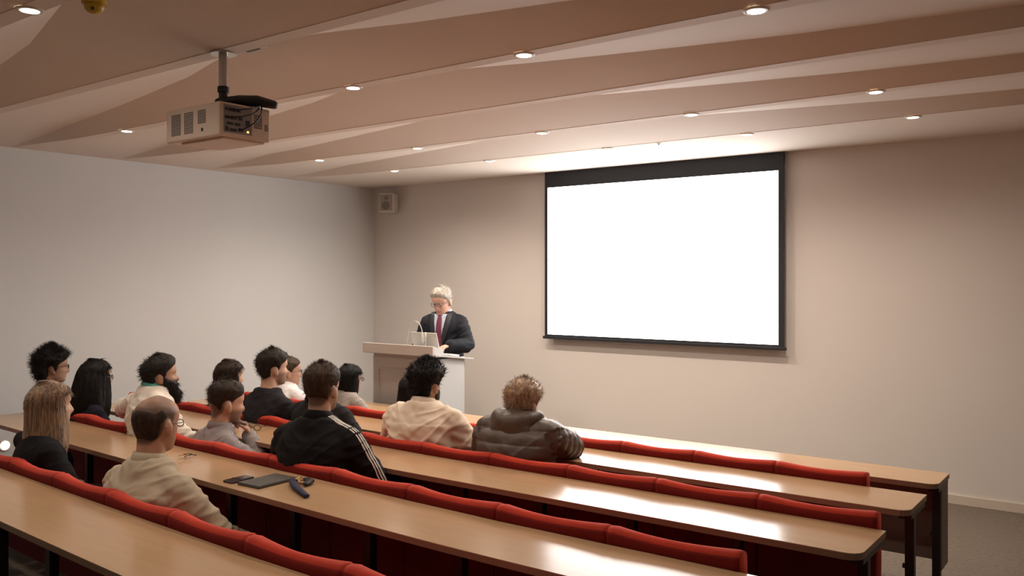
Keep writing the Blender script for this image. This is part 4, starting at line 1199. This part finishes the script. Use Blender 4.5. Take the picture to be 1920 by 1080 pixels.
# hood lying on the shoulders, bracelet on the wrist
nz, Lb = puf['nbz'], puf['L'](puf['nbz'])
V, F = join([tube([(-.105, Lb + .045, nz + .010), (-.120, Lb - .01, nz + .018), (-.095, Lb - .080, nz + .012), (-.045, Lb - .118, nz - .002), (.0, Lb - .128, nz - .008), (.045, Lb - .118, nz - .002), (.095, Lb - .080, nz + .012), (.120, Lb - .01, nz + .018), (.105, Lb + .045, nz + .010)],
    [.030, .042, .052, .056, .058, .056, .052, .042, .030], 14),
    tube([(0, Lb - .085, nz + .02), (0, Lb - .115, nz - .04), (0, Lb - .128, nz - .11), (0, Lb - .115, nz - .165)], [(.050, .10), (.050, .135), (.042, .125), (.026, .075)], 18, up=(0, 1, 0))])
hm_ = fuse([(V, F)], .011, 7)
A = co_array(hm_); N = nrm_array(hm_)
dsp = np.array([.006 * (abs(math.sin(p[0] * 24 + .8)) ** .5 - .7) + .004 * noise.noise(Vector(p) * 16) for p in A]); set_co(hm_, A + N * dsp[:, None])
link('hood', hm_, puf_m, puf['body'], True)
wp = puf['W'][1]; dv = (wp - puf['E'][1]).normalized(); u = dv.orthogonal().normalized(); v = dv.cross(u)
link('bracelet', mesh(*tube([wp + dv * .012 + (u * math.cos(a) + v * math.sin(a)) * .034 for a in [2 * math.pi * i / 24 for i in range(25)]], .003, 6)), M_dark, puf['body'], True)
# --- front seats
kn_m = stripe_mat('grey_knit', (.36, .31, .27), (.20, .17, .15), 40, 'Z', .5)
per = person('person with a black chin-length bob and glasses in a grey knit sweater, front row',
    (-5.235, 4.83, 1.065), R(-6), base=.36, drop=-.04, lean=.03, ears=False, hs=1.00, wid=.92, skin=(.50, .30, .21), hairc=(.010, .009, .010),
    top='sweater', top_mat=kn_m, ease=.018, wrinkle=.003, glasses=1.3, collar=dict(h=.03, r=.064, m=kn_m, gap=4), head_yaw=-8,
    hair=dict(geo=long_hair(.012, [(.04, -.018, .082, .098), (-.02, -.020, .086, .096), (-.08, -.022, .088, .088), (-.125, -.022, .084, .080), (-.14, -.02, .074, .070)], n=700, seed=41, lock=700, lock_len=.08)))
per = person('person in a white shirt half hidden beyond the charcoal sweater man, front row',
    (-6.00, 4.83, 1.085), R(-4), base=.36, drop=-.04, lean=.03, hs=1.05, wid=1.08, head_yaw=-30, skin=(.56, .34, .25), hairc=(.09, .055, .03),
    top='shirt', top_mat=mat('bright_white_cloth', (.80, .78, .78), .8, **C_cloth), ease=.022, collar=dict(h=.034, r=.068), glasses=.8,
    hair=dict(geo=cap_hair(.012, 500, .02, None, seed=44)))
per = person('person with long dark hair in black, hidden behind the cream-shirted man, front row',
    (-4.53, 4.83, 1.040), R(0), base=.36, lean=.03, ears=False, hs=1.03, wid=1.02, skin=(.50, .30, .21), hairc=(.014, .010, .009),
    top='jacket', top_mat=mat('black_coat', (.012, .011, .012), .85, **C_cloth), ease=.02,
    hair=dict(geo=long_hair(.012, [(.04, -.02, .084, .098), (-.05, -.026, .096, .098), (-.14, -.03, .108, .096), (-.22, -.03, .100, .085)], n=500, seed=47, lock=500)))
# --- the speaker, standing behind the lectern and facing the room
suit_m = mat('navy_suit', (.010, .011, .017), .72, **C_cloth)
spk = person('grey-haired person in a dark suit and purple tie speaking at the lectern',
    (-5.44, 6.20, 1.680), R(200), base=.88, drop=-.045, lean=.04, neck_fwd=.05, head_yaw=-10, head_pitch=-20, hs=1.08, wid=.94, deep=1.06, skin=(.62, .36, .27), hairc=(.34, .30, .26),
    elbow_r=(.10, .03, -.25), wrist_r=(-.10, .22, .02), el_abs=(-.27, .09, 1.13), wl_abs=(-.165, .30, 1.15),
    hand_l=dict(d=(.55, .75, -.15), n=(0, .1, 1), curl=(20, 30, 15)), hand_r=dict(d=(-.3, .9, -.1), n=(0, .1, 1), curl=(20, 30, 15)),
    top='suit_jacket', top_mat=suit_m, ease=.026, wrinkle=.004, stand=True, glasses=.9, trouser=(.012, .012, .016),
    collar=dict(h=.040, r=.066, t=.010, m=mat('pale_blue_cloth', (.44, .49, .60), .8)),
    hair=dict(m=mat('grey_hair', (.46, .42, .37), .5, col2=(.22, .19, .16), vscale=(60, 60, 20), bump=.5, bscale=(140, 140, 30)),
              geo=cap_hair(lambda th, z: .010 + .012 * float(smoothstep(.03, .10, z)), 900, .022, lambda p, n_: (n_.x * .6, -.5, n_.z * .4), .072, -.07, -.02, .003, 35, 50)))
B = spk['bvh']; bz = spk['nbz']; body = spk['body']
blue_m = MATS['pale_blue_cloth']
rowsV = []
for i in range(12):
    q = i / 11; z = bz - .005 - .33 * q; hw = .064 * (1 - q) ** .7 + .006
    rowsV.append([(-hw + 2 * hw * j / 8, z) for j in range(9)])
cloth_patch(B, rowsV, .004, 'shirt_front', blue_m, body)
rowsT = [[((-.022 - .010 * min(1, i / 8)) * (1 if i > 1 else .8) + (.044 + .020 * min(1, i / 8)) * (1 if i > 1 else .8) * j / 4, bz - .012 - .34 * i / 13) for j in range(5)] for i in range(14)]
cloth_patch(B, rowsT, .009, 'tie', stripe_mat('purple_tie', (.16, .020, .055), (.09, .012, .035), 40, 'Z', .5, rough=.5), body)
for s in (-1, 1):
    rl = []
    for i in range(12):
        q = i / 11; z = bz + .012 - .34 * q; hw = .060 * (1 - q) ** .8 + .006; wl = .045 * math.sin(math.pi * min(1, .22 + q * .78)) + .008
        rl.append([(s * (hw + wl * j / 3), z) for j in range(4)])
    cloth_patch(B, rl, .008, 'lapel', mat('navy_lapel', (.008, .009, .014), .6), body)
for s in (-1, 1):
    hp = [spk['H']((s * .031, .083, .000))]
    link('eye', mesh(*ellipsoid(hp[0], (.011, .011, .011))), mat('eye_white', (.30, .26, .24), .3), body, True)
    e0 = spk['H']((s * .046, .094, .019)); e1 = spk['H']((s * .030, .101, .024)); e2 = spk['H']((s * .014, .101, .020))
    link('eyebrow', mesh(*tube([e0, e1, e2], .0032, 6)), MATS['grey_hair'], body, True)
